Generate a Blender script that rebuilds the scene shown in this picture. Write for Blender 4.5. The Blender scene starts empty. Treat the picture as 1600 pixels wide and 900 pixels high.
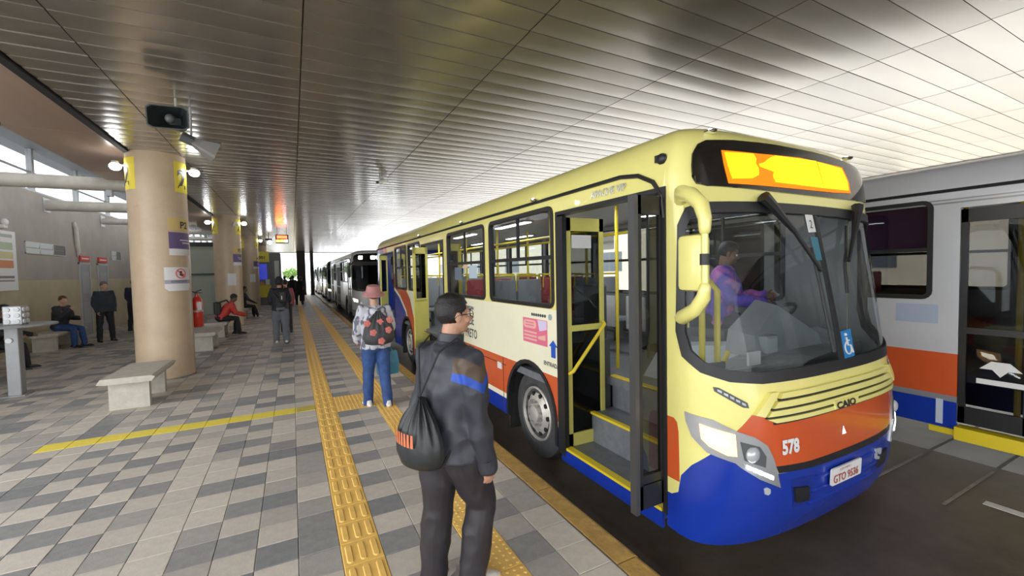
import bpy, bmesh, math, random
from math import sin, cos, pi, radians, sqrt, atan2, hypot
from mathutils import Vector, Matrix, noise
from mathutils.geometry import delaunay_2d_cdt
random.seed(7)
SC = bpy.context.scene
COL = SC.collection
V = Vector

# ------------------------------------------------------------------ camera
CAM_POS = V((0.0, 0.0, 1.85))
YAW, PITCH, ROLL, FPX = 0.478, -0.041, -0.021, 661.0

def cam_axes():
    f = V((sin(YAW), cos(YAW), 0)); r = V((cos(YAW), -sin(YAW), 0)); u = V((0, 0, 1))
    f, u = f * cos(PITCH) + u * sin(PITCH), u * cos(PITCH) - f * sin(PITCH)
    r, u = r * cos(ROLL) + u * sin(ROLL), u * cos(ROLL) - r * sin(ROLL)
    return r, u, f
CR, CU, CF = cam_axes()
cd = bpy.data.cameras.new('camera'); cam = bpy.data.objects.new('camera', cd); COL.objects.link(cam)
cam.matrix_world = Matrix(((CR.x, CU.x, -CF.x, CAM_POS.x), (CR.y, CU.y, -CF.y, CAM_POS.y), (CR.z, CU.z, -CF.z, CAM_POS.z), (0, 0, 0, 1)))
cd.sensor_width = 36.0; cd.lens = FPX / 1600 * 36; cd.clip_start = 0.05; cd.clip_end = 500
SC.camera = cam

def in_view(p):
    """share of the frame a small thing at p takes (0 when outside)"""
    d = p - CAM_POS; z = d.dot(CF)
    if z < 0.3: return 0
    x = d.dot(CR) / z * FPX; y = d.dot(CU) / z * FPX
    if abs(x) > 830 or abs(y) > 480: return 0
    return abs(d.z) / (d.length ** 3)

# ------------------------------------------------------------------ sky, exposure
W = bpy.data.worlds.new('overcast_sky'); SC.world = W; W.use_nodes = True
bg = W.node_tree.nodes['Background']
bg.inputs[0].default_value = (0.95, 0.975, 1.0, 1); bg.inputs[1].default_value = 1.0
SC.view_settings.view_transform = 'Standard'; SC.view_settings.look = 'None'
SC.view_settings.gamma = 1.0; SC.view_settings.use_curve_mapping = False
SC.view_settings.exposure = 2.1

# ------------------------------------------------------------------ materials
MATS = {}
def mat(name, col, rough=0.5, metal=0.0, var=0.0, scale=6.0, bump=0.0, bscale=60.0, emit=0.0, coat=0.0, spec=None, dirt=None, stretch=None):
    if name in MATS: return MATS[name]
    m = bpy.data.materials.new(name); m.use_nodes = True; MATS[name] = m
    nt = m.node_tree; b = nt.nodes['Principled BSDF']
    c4 = (*col, 1)
    b.inputs['Base Color'].default_value = c4; b.inputs['Roughness'].default_value = rough; b.inputs['Metallic'].default_value = metal
    if coat: b.inputs['Coat Weight'].default_value = coat
    if spec is not None: b.inputs['Specular IOR Level'].default_value = spec
    if emit:
        b.inputs['Emission Color'].default_value = c4; b.inputs['Emission Strength'].default_value = emit
    if var or bump or dirt:
        tc = nt.nodes.new('ShaderNodeTexCoord')
        src = tc.outputs['Object']
        if stretch:
            mp = nt.nodes.new('ShaderNodeMapping'); mp.inputs['Scale'].default_value = stretch
            nt.links.new(src, mp.inputs[0]); src = mp.outputs[0]
    if var:
        n = nt.nodes.new('ShaderNodeTexNoise'); n.inputs['Scale'].default_value = scale; n.inputs['Detail'].default_value = 6
        n.inputs['Roughness'].default_value = 0.65
        nt.links.new(src, n.inputs['Vector'])
        r = nt.nodes.new('ShaderNodeValToRGB')
        lo = [max(0, x * (1 - var)) for x in col]; hi = [min(1, x * (1 + var)) for x in col]
        r.color_ramp.elements[0].position = 0.3; r.color_ramp.elements[1].position = 0.7
        r.color_ramp.elements[0].color = (*lo, 1); r.color_ramp.elements[1].color = (*hi, 1)
        nt.links.new(n.outputs['Fac'], r.inputs[0])
        out = r.outputs[0]
        if dirt:
            n2 = nt.nodes.new('ShaderNodeTexNoise'); n2.inputs['Scale'].default_value = dirt[1]; n2.inputs['Detail'].default_value = 8
            n2.inputs['Roughness'].default_value = 0.7
            nt.links.new(src, n2.inputs['Vector'])
            r2 = nt.nodes.new('ShaderNodeValToRGB'); r2.color_ramp.elements[0].position = dirt[2]; r2.color_ramp.elements[1].position = dirt[2] + 0.18
            nt.links.new(n2.outputs['Fac'], r2.inputs[0])
            mx = nt.nodes.new('ShaderNodeMix'); mx.data_type = 'RGBA'
            nt.links.new(r2.outputs[0], mx.inputs['Factor']); nt.links.new(out, mx.inputs['A']); mx.inputs['B'].default_value = (*dirt[0], 1)
            out = mx.outputs['Result']
        nt.links.new(out, b.inputs['Base Color'])
    if bump:
        n3 = nt.nodes.new('ShaderNodeTexNoise'); n3.inputs['Scale'].default_value = bscale; n3.inputs['Detail'].default_value = 4
        nt.links.new(src, n3.inputs['Vector'])
        bp = nt.nodes.new('ShaderNodeBump'); bp.inputs['Strength'].default_value = bump; bp.inputs['Distance'].default_value = 0.01
        nt.links.new(n3.outputs['Fac'], bp.inputs['Height']); nt.links.new(bp.outputs[0], b.inputs['Normal'])
    return m

def glass(name, tint, refl=0.9, rough=0.02, ior=1.42):
    m = bpy.data.materials.new(name); m.use_nodes = True; MATS[name] = m
    nt = m.node_tree; nt.nodes.remove(nt.nodes['Principled BSDF'])
    out = nt.nodes['Material Output']
    t = nt.nodes.new('ShaderNodeBsdfTransparent'); t.inputs[0].default_value = (*tint, 1)
    g = nt.nodes.new('ShaderNodeBsdfGlossy'); g.inputs['Roughness'].default_value = rough; g.inputs[0].default_value = (refl, refl, refl, 1)
    fr = nt.nodes.new('ShaderNodeFresnel'); fr.inputs[0].default_value = ior
    mx = nt.nodes.new('ShaderNodeMixShader')
    ge = nt.nodes.new('ShaderNodeNewGeometry'); ma = nt.nodes.new('ShaderNodeMath'); ma.operation = 'SUBTRACT'; ma.use_clamp = True   # the pane reflects on its outer face only
    nt.links.new(fr.outputs[0], ma.inputs[0]); nt.links.new(ge.outputs['Backfacing'], ma.inputs[1])
    nt.links.new(ma.outputs[0], mx.inputs[0]); nt.links.new(t.outputs[0], mx.inputs[1]); nt.links.new(g.outputs[0], mx.inputs[2])
    nt.links.new(mx.outputs[0], out.inputs[0])
    return m

# ------------------------------------------------------------------ mesh builder
class MB:
    def __init__(s): s.v = []; s.f = []; s.mi = []; s.cur = 0
    def add(s, vs, fs):
        o = len(s.v); s.v += [tuple(p) for p in vs]
        for f in fs: s.f.append(tuple(i + o for i in f)); s.mi.append(s.cur)
        return s
    def box(s, a, b):
        x0, y0, z0 = a; x1, y1, z1 = b
        return s.add([(x0, y0, z0), (x1, y0, z0), (x1, y1, z0), (x0, y1, z0), (x0, y0, z1), (x1, y0, z1), (x1, y1, z1), (x0, y1, z1)],
                     [(0, 3, 2, 1), (4, 5, 6, 7), (0, 1, 5, 4), (1, 2, 6, 5), (2, 3, 7, 6), (3, 0, 4, 7)])
    def bbox(s, a, b, r):
        """box with its vertical and horizontal edges bevelled"""
        bm = bmesh.new(); bmesh.ops.create_cube(bm, size=1)
        for v in bm.verts:
            v.co = V([(a[i] + b[i]) / 2 + v.co[i] * (b[i] - a[i]) for i in range(3)])
        bmesh.ops.bevel(bm, geom=bm.edges[:], offset=r, segments=2, affect='EDGES', profile=0.5)
        s.frombm(bm); bm.free(); return s
    def frombm(s, bm, M=None):
        bm.verts.index_update()
        s.add([(M @ v.co if M else v.co) for v in bm.verts], [[v.index for v in f.verts] for f in bm.faces]); return s
    def loft(s, rings, caps=True, closed=True):
        n = len(rings[0]); vs = [p for r in rings for p in r]; fs = []
        for i in range(len(rings) - 1):
            for j in range(n if closed else n - 1):
                k = (j + 1) % n
                fs.append((i * n + j, i * n + k, (i + 1) * n + k, (i + 1) * n + j))
        if caps:
            fs.append(tuple(range(n - 1, -1, -1))); fs.append(tuple((len(rings) - 1) * n + j for j in range(n)))
        return s.add(vs, fs)
    def tube(s, pts, r, n=10, caps=True, side=None, flat=1.0, round_ends=False):
        pts = [V(p) for p in pts]; N = len(pts)
        rr = list(r) if isinstance(r, (list, tuple)) else [r] * N
        if round_ends:
            d0 = (pts[0] - pts[1]).normalized(); d1 = (pts[-1] - pts[-2]).normalized()
            e0 = [(pts[0] + d0 * rr[0] * sin(a), rr[0] * cos(a)) for a in (1.35, 0.95, 0.5)]
            e1 = [(pts[-1] + d1 * rr[-1] * sin(a), rr[-1] * cos(a)) for a in (0.5, 0.95, 1.35)]
            rr = [e[1] for e in e0] + rr + [e[1] for e in e1]
            pts = [e[0] for e in e0] + pts + [e[0] for e in e1]; N = len(pts)
        rings = []; prev = V(side) if side else None
        for i, p in enumerate(pts):
            d = (pts[min(i + 1, N - 1)] - pts[max(i - 1, 0)]).normalized()
            if prev is None: prev = d.orthogonal()
            a = (prev - d * prev.dot(d))
            a = a.normalized() if a.length > 1e-6 else d.orthogonal().normalized()
            prev = a; b = d.cross(a)
            rings.append([p + a * rr[i] * cos(t) + b * rr[i] * flat * sin(t) for t in [2 * pi * k / n for k in range(n)]])
        return s.loft(rings, caps)
    def cyl(s, p0, p1, r0, r1=None, n=16): return s.tube([p0, p1], [r0, r1 if r1 is not None else r0], n)
    def lathe(s, prof, n=24, M=None):
        rings = [[V((r * cos(2 * pi * k / n), r * sin(2 * pi * k / n), z)) for k in range(n)] for r, z in prof]
        if M: rings = [[M @ p for p in r] for r in rings]
        return s.loft(rings, True)
    def ball(s, c, r, n=12, m=8, M=None):
        if not isinstance(r, (tuple, list)): r = (r, r, r)
        c = V(c); rings = []
        for i in range(1, m):
            a = pi * i / m
            rings.append([V((r[0] * sin(a) * cos(2 * pi * k / n), r[1] * sin(a) * sin(2 * pi * k / n), -r[2] * cos(a))) for k in range(n)])
        rings = [[(M @ p if M else p) + c for p in q] for q in rings]
        return s.loft(rings, True)
    def prism(s, poly, axis, a, b):
        """polygon in the plane across `axis` ('x','y','z') pushed from a to b"""
        def P(u, w, t): return {'x': (t, u, w), 'y': (u, t, w), 'z': (u, w, t)}[axis]
        return s.loft([[P(u, w, a) for u, w in poly], [P(u, w, b) for u, w in poly]], True)
    def mesh(s, name, mats, smooth=False):
        me = bpy.data.meshes.new(name); me.from_pydata(s.v, [], s.f)
        for m in (mats if isinstance(mats, (list, tuple)) else [mats]): me.materials.append(m)
        if any(s.mi): me.polygons.foreach_set('material_index', s.mi)
        bm = bmesh.new(); bm.from_mesh(me); bmesh.ops.recalc_face_normals(bm, faces=bm.faces); bm.to_mesh(me); bm.free()
        if smooth: me.polygons.foreach_set('use_smooth', [True] * len(me.polygons))
        me.update(); return me
    def build(s, name, mats, parent=None, off=None, smooth=False, sharp=None):
        if off is not None: s.v = [(p[0] - off[0], p[1] - off[1], p[2] - off[2]) for p in s.v]
        me = s.mesh(name, mats, smooth)
        if smooth and sharp: me.set_sharp_from_angle(angle=radians(sharp))
        return link(name, me, parent)

def link(name, me, parent=None):
    o = bpy.data.objects.new(name, me); COL.objects.link(o)
    if parent is not None: o.parent = parent
    return o
def tag(o, label=None, cat=None, group=None, kind=None):
    if label: o['label'] = label
    if cat: o['category'] = cat
    if group: o['group'] = group
    if kind: o['kind'] = kind
    return o
def thing(name, label, cat, loc=(0, 0, 0), rz=0, group=None):
    o = bpy.data.objects.new(name, None); o.empty_display_size = 0.1; COL.objects.link(o)
    o.location = loc; o.rotation_euler = (0, 0, rz)
    return tag(o, label, cat, group)
def struct(o): o['kind'] = 'structure'; return o
def copy_tree(o, parent=None):
    c = o.copy(); COL.objects.link(c)
    if parent is not None: c.parent = parent
    for ch in list(o.children): copy_tree(ch, c)
    return c

# flat lettering -----------------------------------------------------------
def text_mesh(txt, size, bold=0.0, extrude=0.0, align='LEFT'):
    cu = bpy.data.curves.new('lettering', 'FONT'); cu.body = txt; cu.size = size; cu.offset = bold; cu.extrude = extrude
    cu.align_x = align; cu.resolution_u = 3
    o = bpy.data.objects.new('lettering', cu); COL.objects.link(o)
    dg = bpy.context.evaluated_depsgraph_get()
    me = bpy.data.meshes.new_from_object(o.evaluated_get(dg))
    bpy.data.objects.remove(o); bpy.data.curves.remove(cu)
    return me
def text_map(name, txt, size, fn, m, parent, bold=0.0, sx=1.0, align='LEFT'):
    """lettering laid on a surface: fn(x, y) gives the point"""
    me = text_mesh(txt, size, bold, 0, align)
    for v in me.vertices: v.co = fn(v.co.x * sx, v.co.y)
    me.materials.clear(); me.materials.append(m); me.name = name
    return link(name, me, parent)

# surface patches ----------------------------------------------------------
def inside(p, poly):
    x, y = p; c = False; j = len(poly) - 1
    for i in range(len(poly)):
        xi, yi = poly[i]; xj, yj = poly[j]
        if (yi > y) != (yj > y) and x < (xj - xi) * (y - yi) / (yj - yi) + xi: c = not c
        j = i
    return c
def dens(poly, s):
    if not s: return list(poly)
    out = []
    for i in range(len(poly)):
        a = poly[i]; b = poly[(i + 1) % len(poly)]
        n = max(1, int(math.ceil(hypot(b[0] - a[0], b[1] - a[1]) / s)))
        out += [(a[0] + (b[0] - a[0]) * k / n, a[1] + (b[1] - a[1]) * k / n) for k in range(n)]
    return out
def rrect(u0, u1, v0, v1, r, n=4):
    out = []
    for cu, cv, a0 in ((u1 - r, v1 - r, 0), (u0 + r, v1 - r, 90), (u0 + r, v0 + r, 180), (u1 - r, v0 + r, 270)):
        for k in range(n + 1):
            a = radians(a0 + 90 * k / n); out.append((cu + r * cos(a), cv + r * sin(a)))
    return out
def shrink(poly, d):
    """polygon offset inwards by d (simple mitre)"""
    n = len(poly); A = sum(poly[i][0] * poly[(i + 1) % n][1] - poly[(i + 1) % n][0] * poly[i][1] for i in range(n))
    sg = 1 if A > 0 else -1; out = []
    for i in range(n):
        p0 = V(poly[i - 1]); p1 = V(poly[i]); p2 = V(poly[(i + 1) % n])
        e1 = (p1 - p0); e2 = (p2 - p1)
        if e1.length < 1e-9 or e2.length < 1e-9: out.append(tuple(p1)); continue
        e1.normalize(); e2.normalize()
        n1 = V((-e1.y, e1.x)) * sg; n2 = V((-e2.y, e2.x)) * sg
        b = n1 + n2
        if b.length < 1e-6: out.append(tuple(p1)); continue
        b.normalize(); k = d / max(0.4, b.dot(n1)); out.append(tuple(p1 + b * k))
    return out
def patches(outer, holes, fn, out_fn, parts, parent, off=0.0, thick=0.03, sp=None, O=None, smooth=True, lining=None):
    """cut a chart region into coloured pieces. parts: [(name, material, polygon or None)], first match wins.
    fn(u, v) -> point; out_fn(point) -> rough outward direction"""
    loops = [dens(outer, sp)] + [dens(h, sp) for h in holes] + [dens(p[2], sp) for p in parts if p[2]]
    vs = []; es = []
    for L in loops:
        o = len(vs); n = len(L); vs += [V(p) for p in L]; es += [(o + i, o + (i + 1) % n) for i in range(n)]
    if sp:
        u0 = min(p[0] for p in outer); u1 = max(p[0] for p in outer); v0 = min(p[1] for p in outer); v1 = max(p[1] for p in outer)
        nu = int((u1 - u0) / sp); nv = int((v1 - v0) / sp)
        for i in range(1, nu + 1):
            for j in range(1, nv + 1):
                vs.append(V((u0 + (i - 0.5) * (u1 - u0) / max(nu, 1), v0 + (j - 0.5 + 0.13 * (i % 2)) * (v1 - v0) / max(nv, 1))))
    ov, oe, of, *_ = delaunay_2d_cdt(vs, es, [], 0, 1e-5)
    groups = {}
    for f in of:
        c = (sum(ov[i].x for i in f) / 3, sum(ov[i].y for i in f) / 3)
        if not inside(c, outer) or any(inside(c, h) for h in holes): continue
        for k, p in enumerate(parts):
            if p[2] is None or inside(c, p[2]): groups.setdefault(k, []).append(f); break
    res = []
    P3 = {}
    e = 1e-3
    def pos(i):
        if i not in P3:
            u, v = ov[i]; p = V(fn(u, v)); du = V(fn(u + e, v)) - V(fn(u - e, v)); dv = V(fn(u, v + e)) - V(fn(u, v - e))
            nn = du.cross(dv); nn = nn.normalized() if nn.length > 1e-12 else V(out_fn(p)).normalized()
            if nn.dot(V(out_fn(p))) < 0: nn = -nn
            P3[i] = (p, nn)
        return P3[i]
    runs = []
    for k, fs in sorted(groups.items()):            # every separate piece becomes an object of its own
        par = {}
        def find(a):
            while par.setdefault(a, a) != a: par[a] = par[par[a]]; a = par[a]
            return a
        for f in fs:
            for i in f[1:]: par[find(f[0])] = find(i)
        comp = {}
        for f in fs: comp.setdefault(find(f[0]), []).append(f)
        runs += [(k, c) for c in comp.values()]
    for k, fs in runs:
        idx = {}
        for f in fs:
            for i in f:
                if i not in idx: idx[i] = len(idx)
        order = list(idx); n = len(order)
        vt = [pos(i)[0] + pos(i)[1] * off for i in order]; vb = [pos(i)[0] + pos(i)[1] * (off - thick) for i in order]
        faces = []; ec = {}
        for f in fs:
            a, b, c = [idx[i] for i in f]
            nr = (vt[b] - vt[a]).cross(vt[c] - vt[a])
            if nr.dot(pos(f[0])[1]) < 0: a, b, c = a, c, b
            faces.append((a, b, c)); faces.append((c + n, b + n, a + n))
            for p, q in ((a, b), (b, c), (c, a)): ec[(p, q)] = 1
        for (p, q) in list(ec):
            if (q, p) not in ec: faces.append((q, p, p + n, q + n))
        name, m, _ = parts[k]
        me = bpy.data.meshes.new(name)
        vv = vt + vb
        if O is not None: vv = [p - O for p in vv]
        me.from_pydata([tuple(p) for p in vv], [], faces); me.materials.append(m)
        if lining: me.materials.append(lining); me.polygons.foreach_set('material_index', [1 if i < 2 * len(fs) and i % 2 else 0 for i in range(len(faces))])
        if smooth:
            me.polygons.foreach_set('use_smooth', [True] * len(me.polygons)); me.set_sharp_from_angle(angle=radians(40))
        me.update()
        res.append(link(name, me, parent))
    return res
# ================================================================== SETTING
ZR = -0.28                     # road level; platform top is 0
ZC = 4.10                      # ceiling
XW = -6.2                      # left building wall
PX, PY, X0, Y0T = 0.2515, 0.253, 0.22, 2.80   # paving grid

m_light = [mat('paver_light_%d' % i, c, 0.55, var=0.10, scale=14, bump=0.12, bscale=90) for i, c in enumerate([(0.63, 0.575, 0.51), (0.58, 0.53, 0.47)])]
m_mid = [mat('paver_mid_%d' % i, c, 0.5, var=0.12, scale=14, bump=0.12, bscale=90) for i, c in enumerate([(0.455, 0.425, 0.39), (0.40, 0.385, 0.36)])]
m_dark = [mat('paver_dark_%d' % i, c, 0.45, var=0.16, scale=12, bump=0.12, bscale=90) for i, c in enumerate([(0.255, 0.258, 0.265), (0.30, 0.298, 0.295)])]
m_grout = mat('grout', (0.27, 0.25, 0.225), 0.9, var=0.2)
m_yellow = mat('tactile_yellow', (0.95, 0.585, 0.155), 0.5, var=0.10, scale=9, bump=0.05, bscale=120)
m_paint = mat('yellow_floor_paint', (0.95, 0.76, 0.09), 0.5, var=0.08, scale=20)
m_olive = mat('olive_ribbed_paint', (0.72, 0.60, 0.13), 0.55, var=0.1, scale=20)
m_curb = mat('worn_yellow_curb', (0.50, 0.31, 0.085), 0.65, var=0.3, scale=7, bump=0.3, bscale=40, dirt=((0.22, 0.17, 0.10), 5, 0.56))
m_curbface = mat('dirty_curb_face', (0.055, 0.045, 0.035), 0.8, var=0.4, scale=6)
m_road = mat('damp_asphalt', (0.086, 0.068, 0.050), 0.40, var=0.3, scale=2.5, bump=0.25, bscale=150, dirt=((0.135, 0.108, 0.082), 0.7, 0.52))
m_conc = mat('brightened_worn_concrete', (0.86, 0.86, 0.86), 0.5, var=0.1, scale=2, bump=0.2, bscale=70, dirt=((0.16, 0.145, 0.13), 1.3, 0.66))  # near-white base carries the daylight on the ground beneath the silver bus
m_white = mat('road_paint_white', (0.75, 0.75, 0.72), 0.6, var=0.15, scale=15)

floor = struct(MB().box((XW - 0.2, -16, ZR - 0.02), (1.75, 75, -0.010)).build('floor', m_grout))

def tile_mesh(w, d, h=0.012, c=0.004):
    mb = MB(); a, b = w / 2, d / 2
    r0 = [(-a, -b, -h), (a, -b, -h), (a, b, -h), (-a, b, -h)]
    r1 = [(-a, -b, -c), (a, -b, -c), (a, b, -c), (-a, b, -c)]
    r2 = [(-a + c, -b + c, 0), (a - c, -b + c, 0), (a - c, b - c, 0), (-a + c, b - c, 0)]
    mb.add(r0 + r1 + r2, [(0, 1, 5, 4), (1, 2, 6, 5), (2, 3, 7, 6), (3, 0, 4, 7), (4, 5, 9, 8), (5, 6, 10, 9), (6, 7, 11, 10), (7, 4, 8, 11), (8, 9, 10, 11)])
    return mb
def tone(ix, jy):
    h = random.Random(ix * 7919 + jy * 104729).random(); e = jy % 2 == 0
    if ix == 1: return m_dark[int(h * 2)] if e else m_light[int(h * 2)]
    if ix == 2: return m_mid[int(h * 2)] if e else m_light[int(h * 2)]
    if ix in (-3, -7, -9) and jy < 18: return (m_dark[int(h * 2)] if h > 0.12 else m_mid[0]) if e else m_light[int(h * 2)]
    if ix in (-6, -8) and jy < 18: return (m_dark[int(h * 2)] if h > 0.25 else m_mid[1]) if not e else m_light[int(h * 2)]
    return m_light[int(h * 4.6) % 2] if h < 0.43 else (m_mid[int(h * 40) % 2] if h < 0.72 else m_dark[int(h * 50) % 2])
cells = []; yel = []; olive = []; orange = []
for jy in range(-70, 285):
    y = Y0T + (jy + 0.5) * PY
    for ix in range(-26, 6):
        x = X0 + (ix + 0.5) * PX
        if ix in (0, 3): continue
        if jy == 14 and ix < -1 and ix not in (-12, -13): yel.append((x, y)); continue
        if jy == 14 and ix == -1: olive.append((x, y)); continue
        if ix in (1, 2) and (13 <= jy <= 15 or jy == 58 or 120 <= jy <= 122): orange.append((x, y)); continue
        cells.append((in_view(V((x, y, 0))), x, y, tone(ix, jy), jy))
cells.sort(key=lambda c: -c[0])
TM = {}
for k, m in enumerate(m_light + m_mid + m_dark): TM[m.name] = tile_mesh(PX - 0.0028, PY - 0.0028).mesh('tile', m)
for sc_, x, y, m, jy in cells[:300]:
    o = link('tile', TM[m.name], floor); o.location = (x, y, random.uniform(-0.0012, 0.0008))
mb = MB(); allm = m_light + m_mid + m_dark
for sc_, x, y, m, jy in cells[300:]:
    mb.cur = allm.index(m); a, b = PX / 2 - 0.002, PY / 2 - 0.002
    z = random.uniform(-0.001, 0.0005)
    mb.add([(x - a, y - b, -0.011), (x + a, y - b, -0.011), (x + a, y + b, -0.011), (x - a, y + b, -0.011), (x - a, y - b, z), (x + a, y - b, z), (x + a, y + b, z), (x - a, y + b, z)],
           [(4, 5, 6, 7), (0, 1, 5, 4), (1, 2, 6, 5), (2, 3, 7, 6), (3, 0, 4, 7)])
o = mb.build('tile_field', allm, floor); o['kind'] = 'stuff'

def pill(mb, x, y, w, l, h):
    r = w / 2; pts = []
    for k in range(5): a = pi * k / 4; pts.append((x + r * cos(a), y + l / 2 - r + r * sin(a)))
    for k in range(5): a = pi + pi * k / 4; pts.append((x + r * cos(a), y - l / 2 + r + r * sin(a)))
    top = [(x + (p[0] - x) * 0.72, y + (p[1] - y) * 0.93, h) for p in pts]
    n = len(pts); mb.add([(p[0], p[1], 0) for p in pts] + top, [(i, (i + 1) % n, n + (i + 1) % n, n + i) for i in range(n)] + [tuple(range(n, 2 * n))])
def bar_tile():
    mb = tile_mesh(PX - 0.003, PY - 0.003)
    for x in (-0.081, 0, 0.081): pill(mb, x, 0, 0.044, 0.205, 0.0065)
    return mb
def stud_tile():
    mb = tile_mesh(PX - 0.003, PY - 0.003)
    for i in range(5):
        for j in range(5):
            x, y = (i - 2) * 0.05, (j - 2) * 0.05
            r = [(x + 0.013 * cos(2 * pi * k / 6), y + 0.013 * sin(2 * pi * k / 6)) for k in range(6)]
            mb.add([(p[0], p[1], 0) for p in r] + [(x + (p[0] - x) * 0.55, y + (p[1] - y) * 0.55, 0.005) for p in r],
                   [(q, (q + 1) % 6, 6 + (q + 1) % 6, 6 + q) for q in range(6)] + [tuple(range(6, 12))])
    return mb
bm_, sm_ = bar_tile().mesh('guide_tile', m_yellow), stud_tile().mesh('warning_tile', m_yellow)
far = MB()
for jy in range(-9, 284):
    y = Y0T + (jy + 0.5) * PY
    for ix, me, nm in ((0, bm_, 'guide_tile'), (3, sm_, 'warning_tile')):
        x = X0 + (ix + 0.5) * PX
        if jy < 100: o = link(nm, me, floor); o.location = (x, y, 0.002)
        else: far.box((x - PX / 2 + 0.001, y - PY / 2 + 0.001, -0.01), (x + PX / 2 - 0.001, y + PY / 2 - 0.001, 0.003))
o = far.build('guide_tile_field', m_yellow, floor); o['kind'] = 'stuff'
ymesh = tile_mesh(PX - 0.003, PY - 0.003).mesh('painted_tile', m_paint)
for x, y in yel: o = link('painted_tile', ymesh, floor); o.location = (x, y, 0.001)
rb = tile_mesh(PX - 0.003, PY - 0.003)
for i in range(9): rb.box((-0.112 + i * 0.026, -0.115, -0.001), (-0.1 + i * 0.026, 0.115, 0.004))
rbm = rb.mesh('ribbed_tile', m_olive)
for x, y in olive: o = link('ribbed_tile', rbm, floor); o.location = (x, y, 0.001)
for x, y in orange: o = link('warning_tile', sm_, floor); o.location = (x, y, 0.002)

# curb of stones, a metre each
curb = MB().box((1.74, -16, ZR - 0.02), (1.90, 75, -0.16)).build('trim_1', m_curbface); struct(curb)
cm = MB(); prof = [(-0.085, -0.12), (0.085, -0.12), (0.088, -0.03), (0.078, -0.008), (0.055, 0.002), (-0.085, 0.002)]
cm.loft([[(u, -0.494, w) for u, w in prof], [(u, 0.494, w) for u, w in prof]])
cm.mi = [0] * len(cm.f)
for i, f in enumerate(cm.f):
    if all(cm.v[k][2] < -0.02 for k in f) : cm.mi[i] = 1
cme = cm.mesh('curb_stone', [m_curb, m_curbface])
for k in range(-14, 60):
    o = link('curb_stone', cme, curb); o.location = (1.83 + random.uniform(-0.004, 0.004), k + 0.5, random.uniform(-0.004, 0.002)); o.rotation_euler = (0, 0, random.uniform(-0.006, 0.006))

# road
road = struct(MB().box((1.88, -40, ZR - 0.1), (6.35, 160, ZR)).build('road', m_road))
apron = struct(MB().box((6.35, -40, ZR - 0.1), (60, 160, ZR + 0.0)).build('road_apron', m_conc))  # starts where that ground looks lit; its brightness is in the colour
yard = struct(MB().box((-60, 75, ZR - 0.1), (1.88, 160, ZR)).build('yard_ground', m_conc))
yard2 = struct(MB().box((-60, -40, ZR - 0.1), (1.88, -16, ZR)).build('yard_ground', m_conc))
yard3 = struct(MB().box((-60, -16, ZR - 0.1), (XW - 0.2, 75, ZR)).build('yard_ground', m_conc))
for i, (x, y, w, l, a) in enumerate([(5.34, 0.98, 0.09, 0.72, 0.0)]):
    o = MB().box((-w / 2, -l / 2, 0), (w / 2, l / 2, 0.004)).build('lane_mark', m_white, road); o.location = (x, y, ZR); o.rotation_euler = (0, 0, a)
m_tar = mat('joint_tar', (0.30, 0.28, 0.25), 0.7, var=0.3)
for y in (2.02, 1.50): MB().box((5.0, y - 0.012, ZR), (6.35, y + 0.012, ZR + 0.003)).build('slab_joint', m_tar, road); MB().box((6.35, y - 0.015, ZR), (8.5, y + 0.015, ZR + 0.003)).build('slab_joint', m_tar, apron)

# ceiling of metal planks, joints every 1.905 m
m_ceil = mat('ceiling_metal', (0.375, 0.34, 0.29), 0.21, 0.72, var=0.10, scale=0.7)
m_ceil2 = mat('ceiling_metal_shade', (0.34, 0.308, 0.262), 0.23, 0.72, var=0.10, scale=0.7)
m_black = mat('black_void', (0.012, 0.012, 0.012), 0.8); m_void = mat('ceiling_void', (0.10, 0.09, 0.08), 0.8)
ceil = struct(MB().box((-2.5, -9.0, ZC + 0.03), (13.55, 47, ZC + 0.35)).build('ceiling', m_void))
PW, PL = 0.2875, 1.905
def plank(l, sag, g=0.006):
    mb = MB(); w = PW - 0.0045; n = 8; a = []
    for k in range(n + 1):
        t = k / n * 2 - 1; a.append((t * w / 2, sag * (t * t - 1) + 0.002 * t))
    top = [(-w / 2, 0.028), (w / 2, 0.028)]
    def ring(x): return [(x, p[0], p[1]) for p in a] + [(x, w / 2, 0.028), (x, -w / 2, 0.028)]
    return mb.loft([ring(-l / 2 + g), ring(l / 2 - g)])
PM = {}
joints = [-2.45, -1.74] + [0.165 + PL * k for k in range(0, 8)]
pc = []
for i in range(len(joints) - 1):
    xa, xb = joints[i], joints[i + 1]
    for j in range(-41, 163):
        y = 2.66 + (j + 0.5) * PW
        if y < -8.95 or y > 46.8: continue
        sc_ = max(in_view(V((xa + (xb - xa) * t, y, ZC))) for t in (0.05, 0.5, 0.95)) * (xb - xa)
        pc.append((sc_, (xa + xb) / 2, y, round(xb - xa, 3), random.random()))
pc.sort(key=lambda c: -c[0])
mb = MB()
for n, (sc_, x, y, l, h) in enumerate(pc):
    key = (l, int(h * 4))
    if key not in PM:
        b_ = plank(l, 0.0026 + 0.0004 * key[1]); PM[key] = (b_, b_.mesh('ceiling_plank', m_ceil if key[1] % 2 else m_ceil2, True))
        PM[key][1].set_sharp_from_angle(angle=radians(40))
    dz = (h - 0.5) * 0.0016
    if n < 300:
        o = link('ceiling_plank', PM[key][1], ceil); o.location = (x, y, ZC + dz); o.rotation_euler = ((h * 7 % 1 - 0.5) * 0.004, 0, 0)
    else:
        mb.cur = key[1] % 2; mb.add([(p[0] + x, p[1] + y, p[2] + ZC + dz) for p in PM[key][0].v], PM[key][0].f)
o = mb.build('plank_field', [m_ceil2, m_ceil], ceil, smooth=True, sharp=40); o['kind'] = 'stuff'
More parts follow.
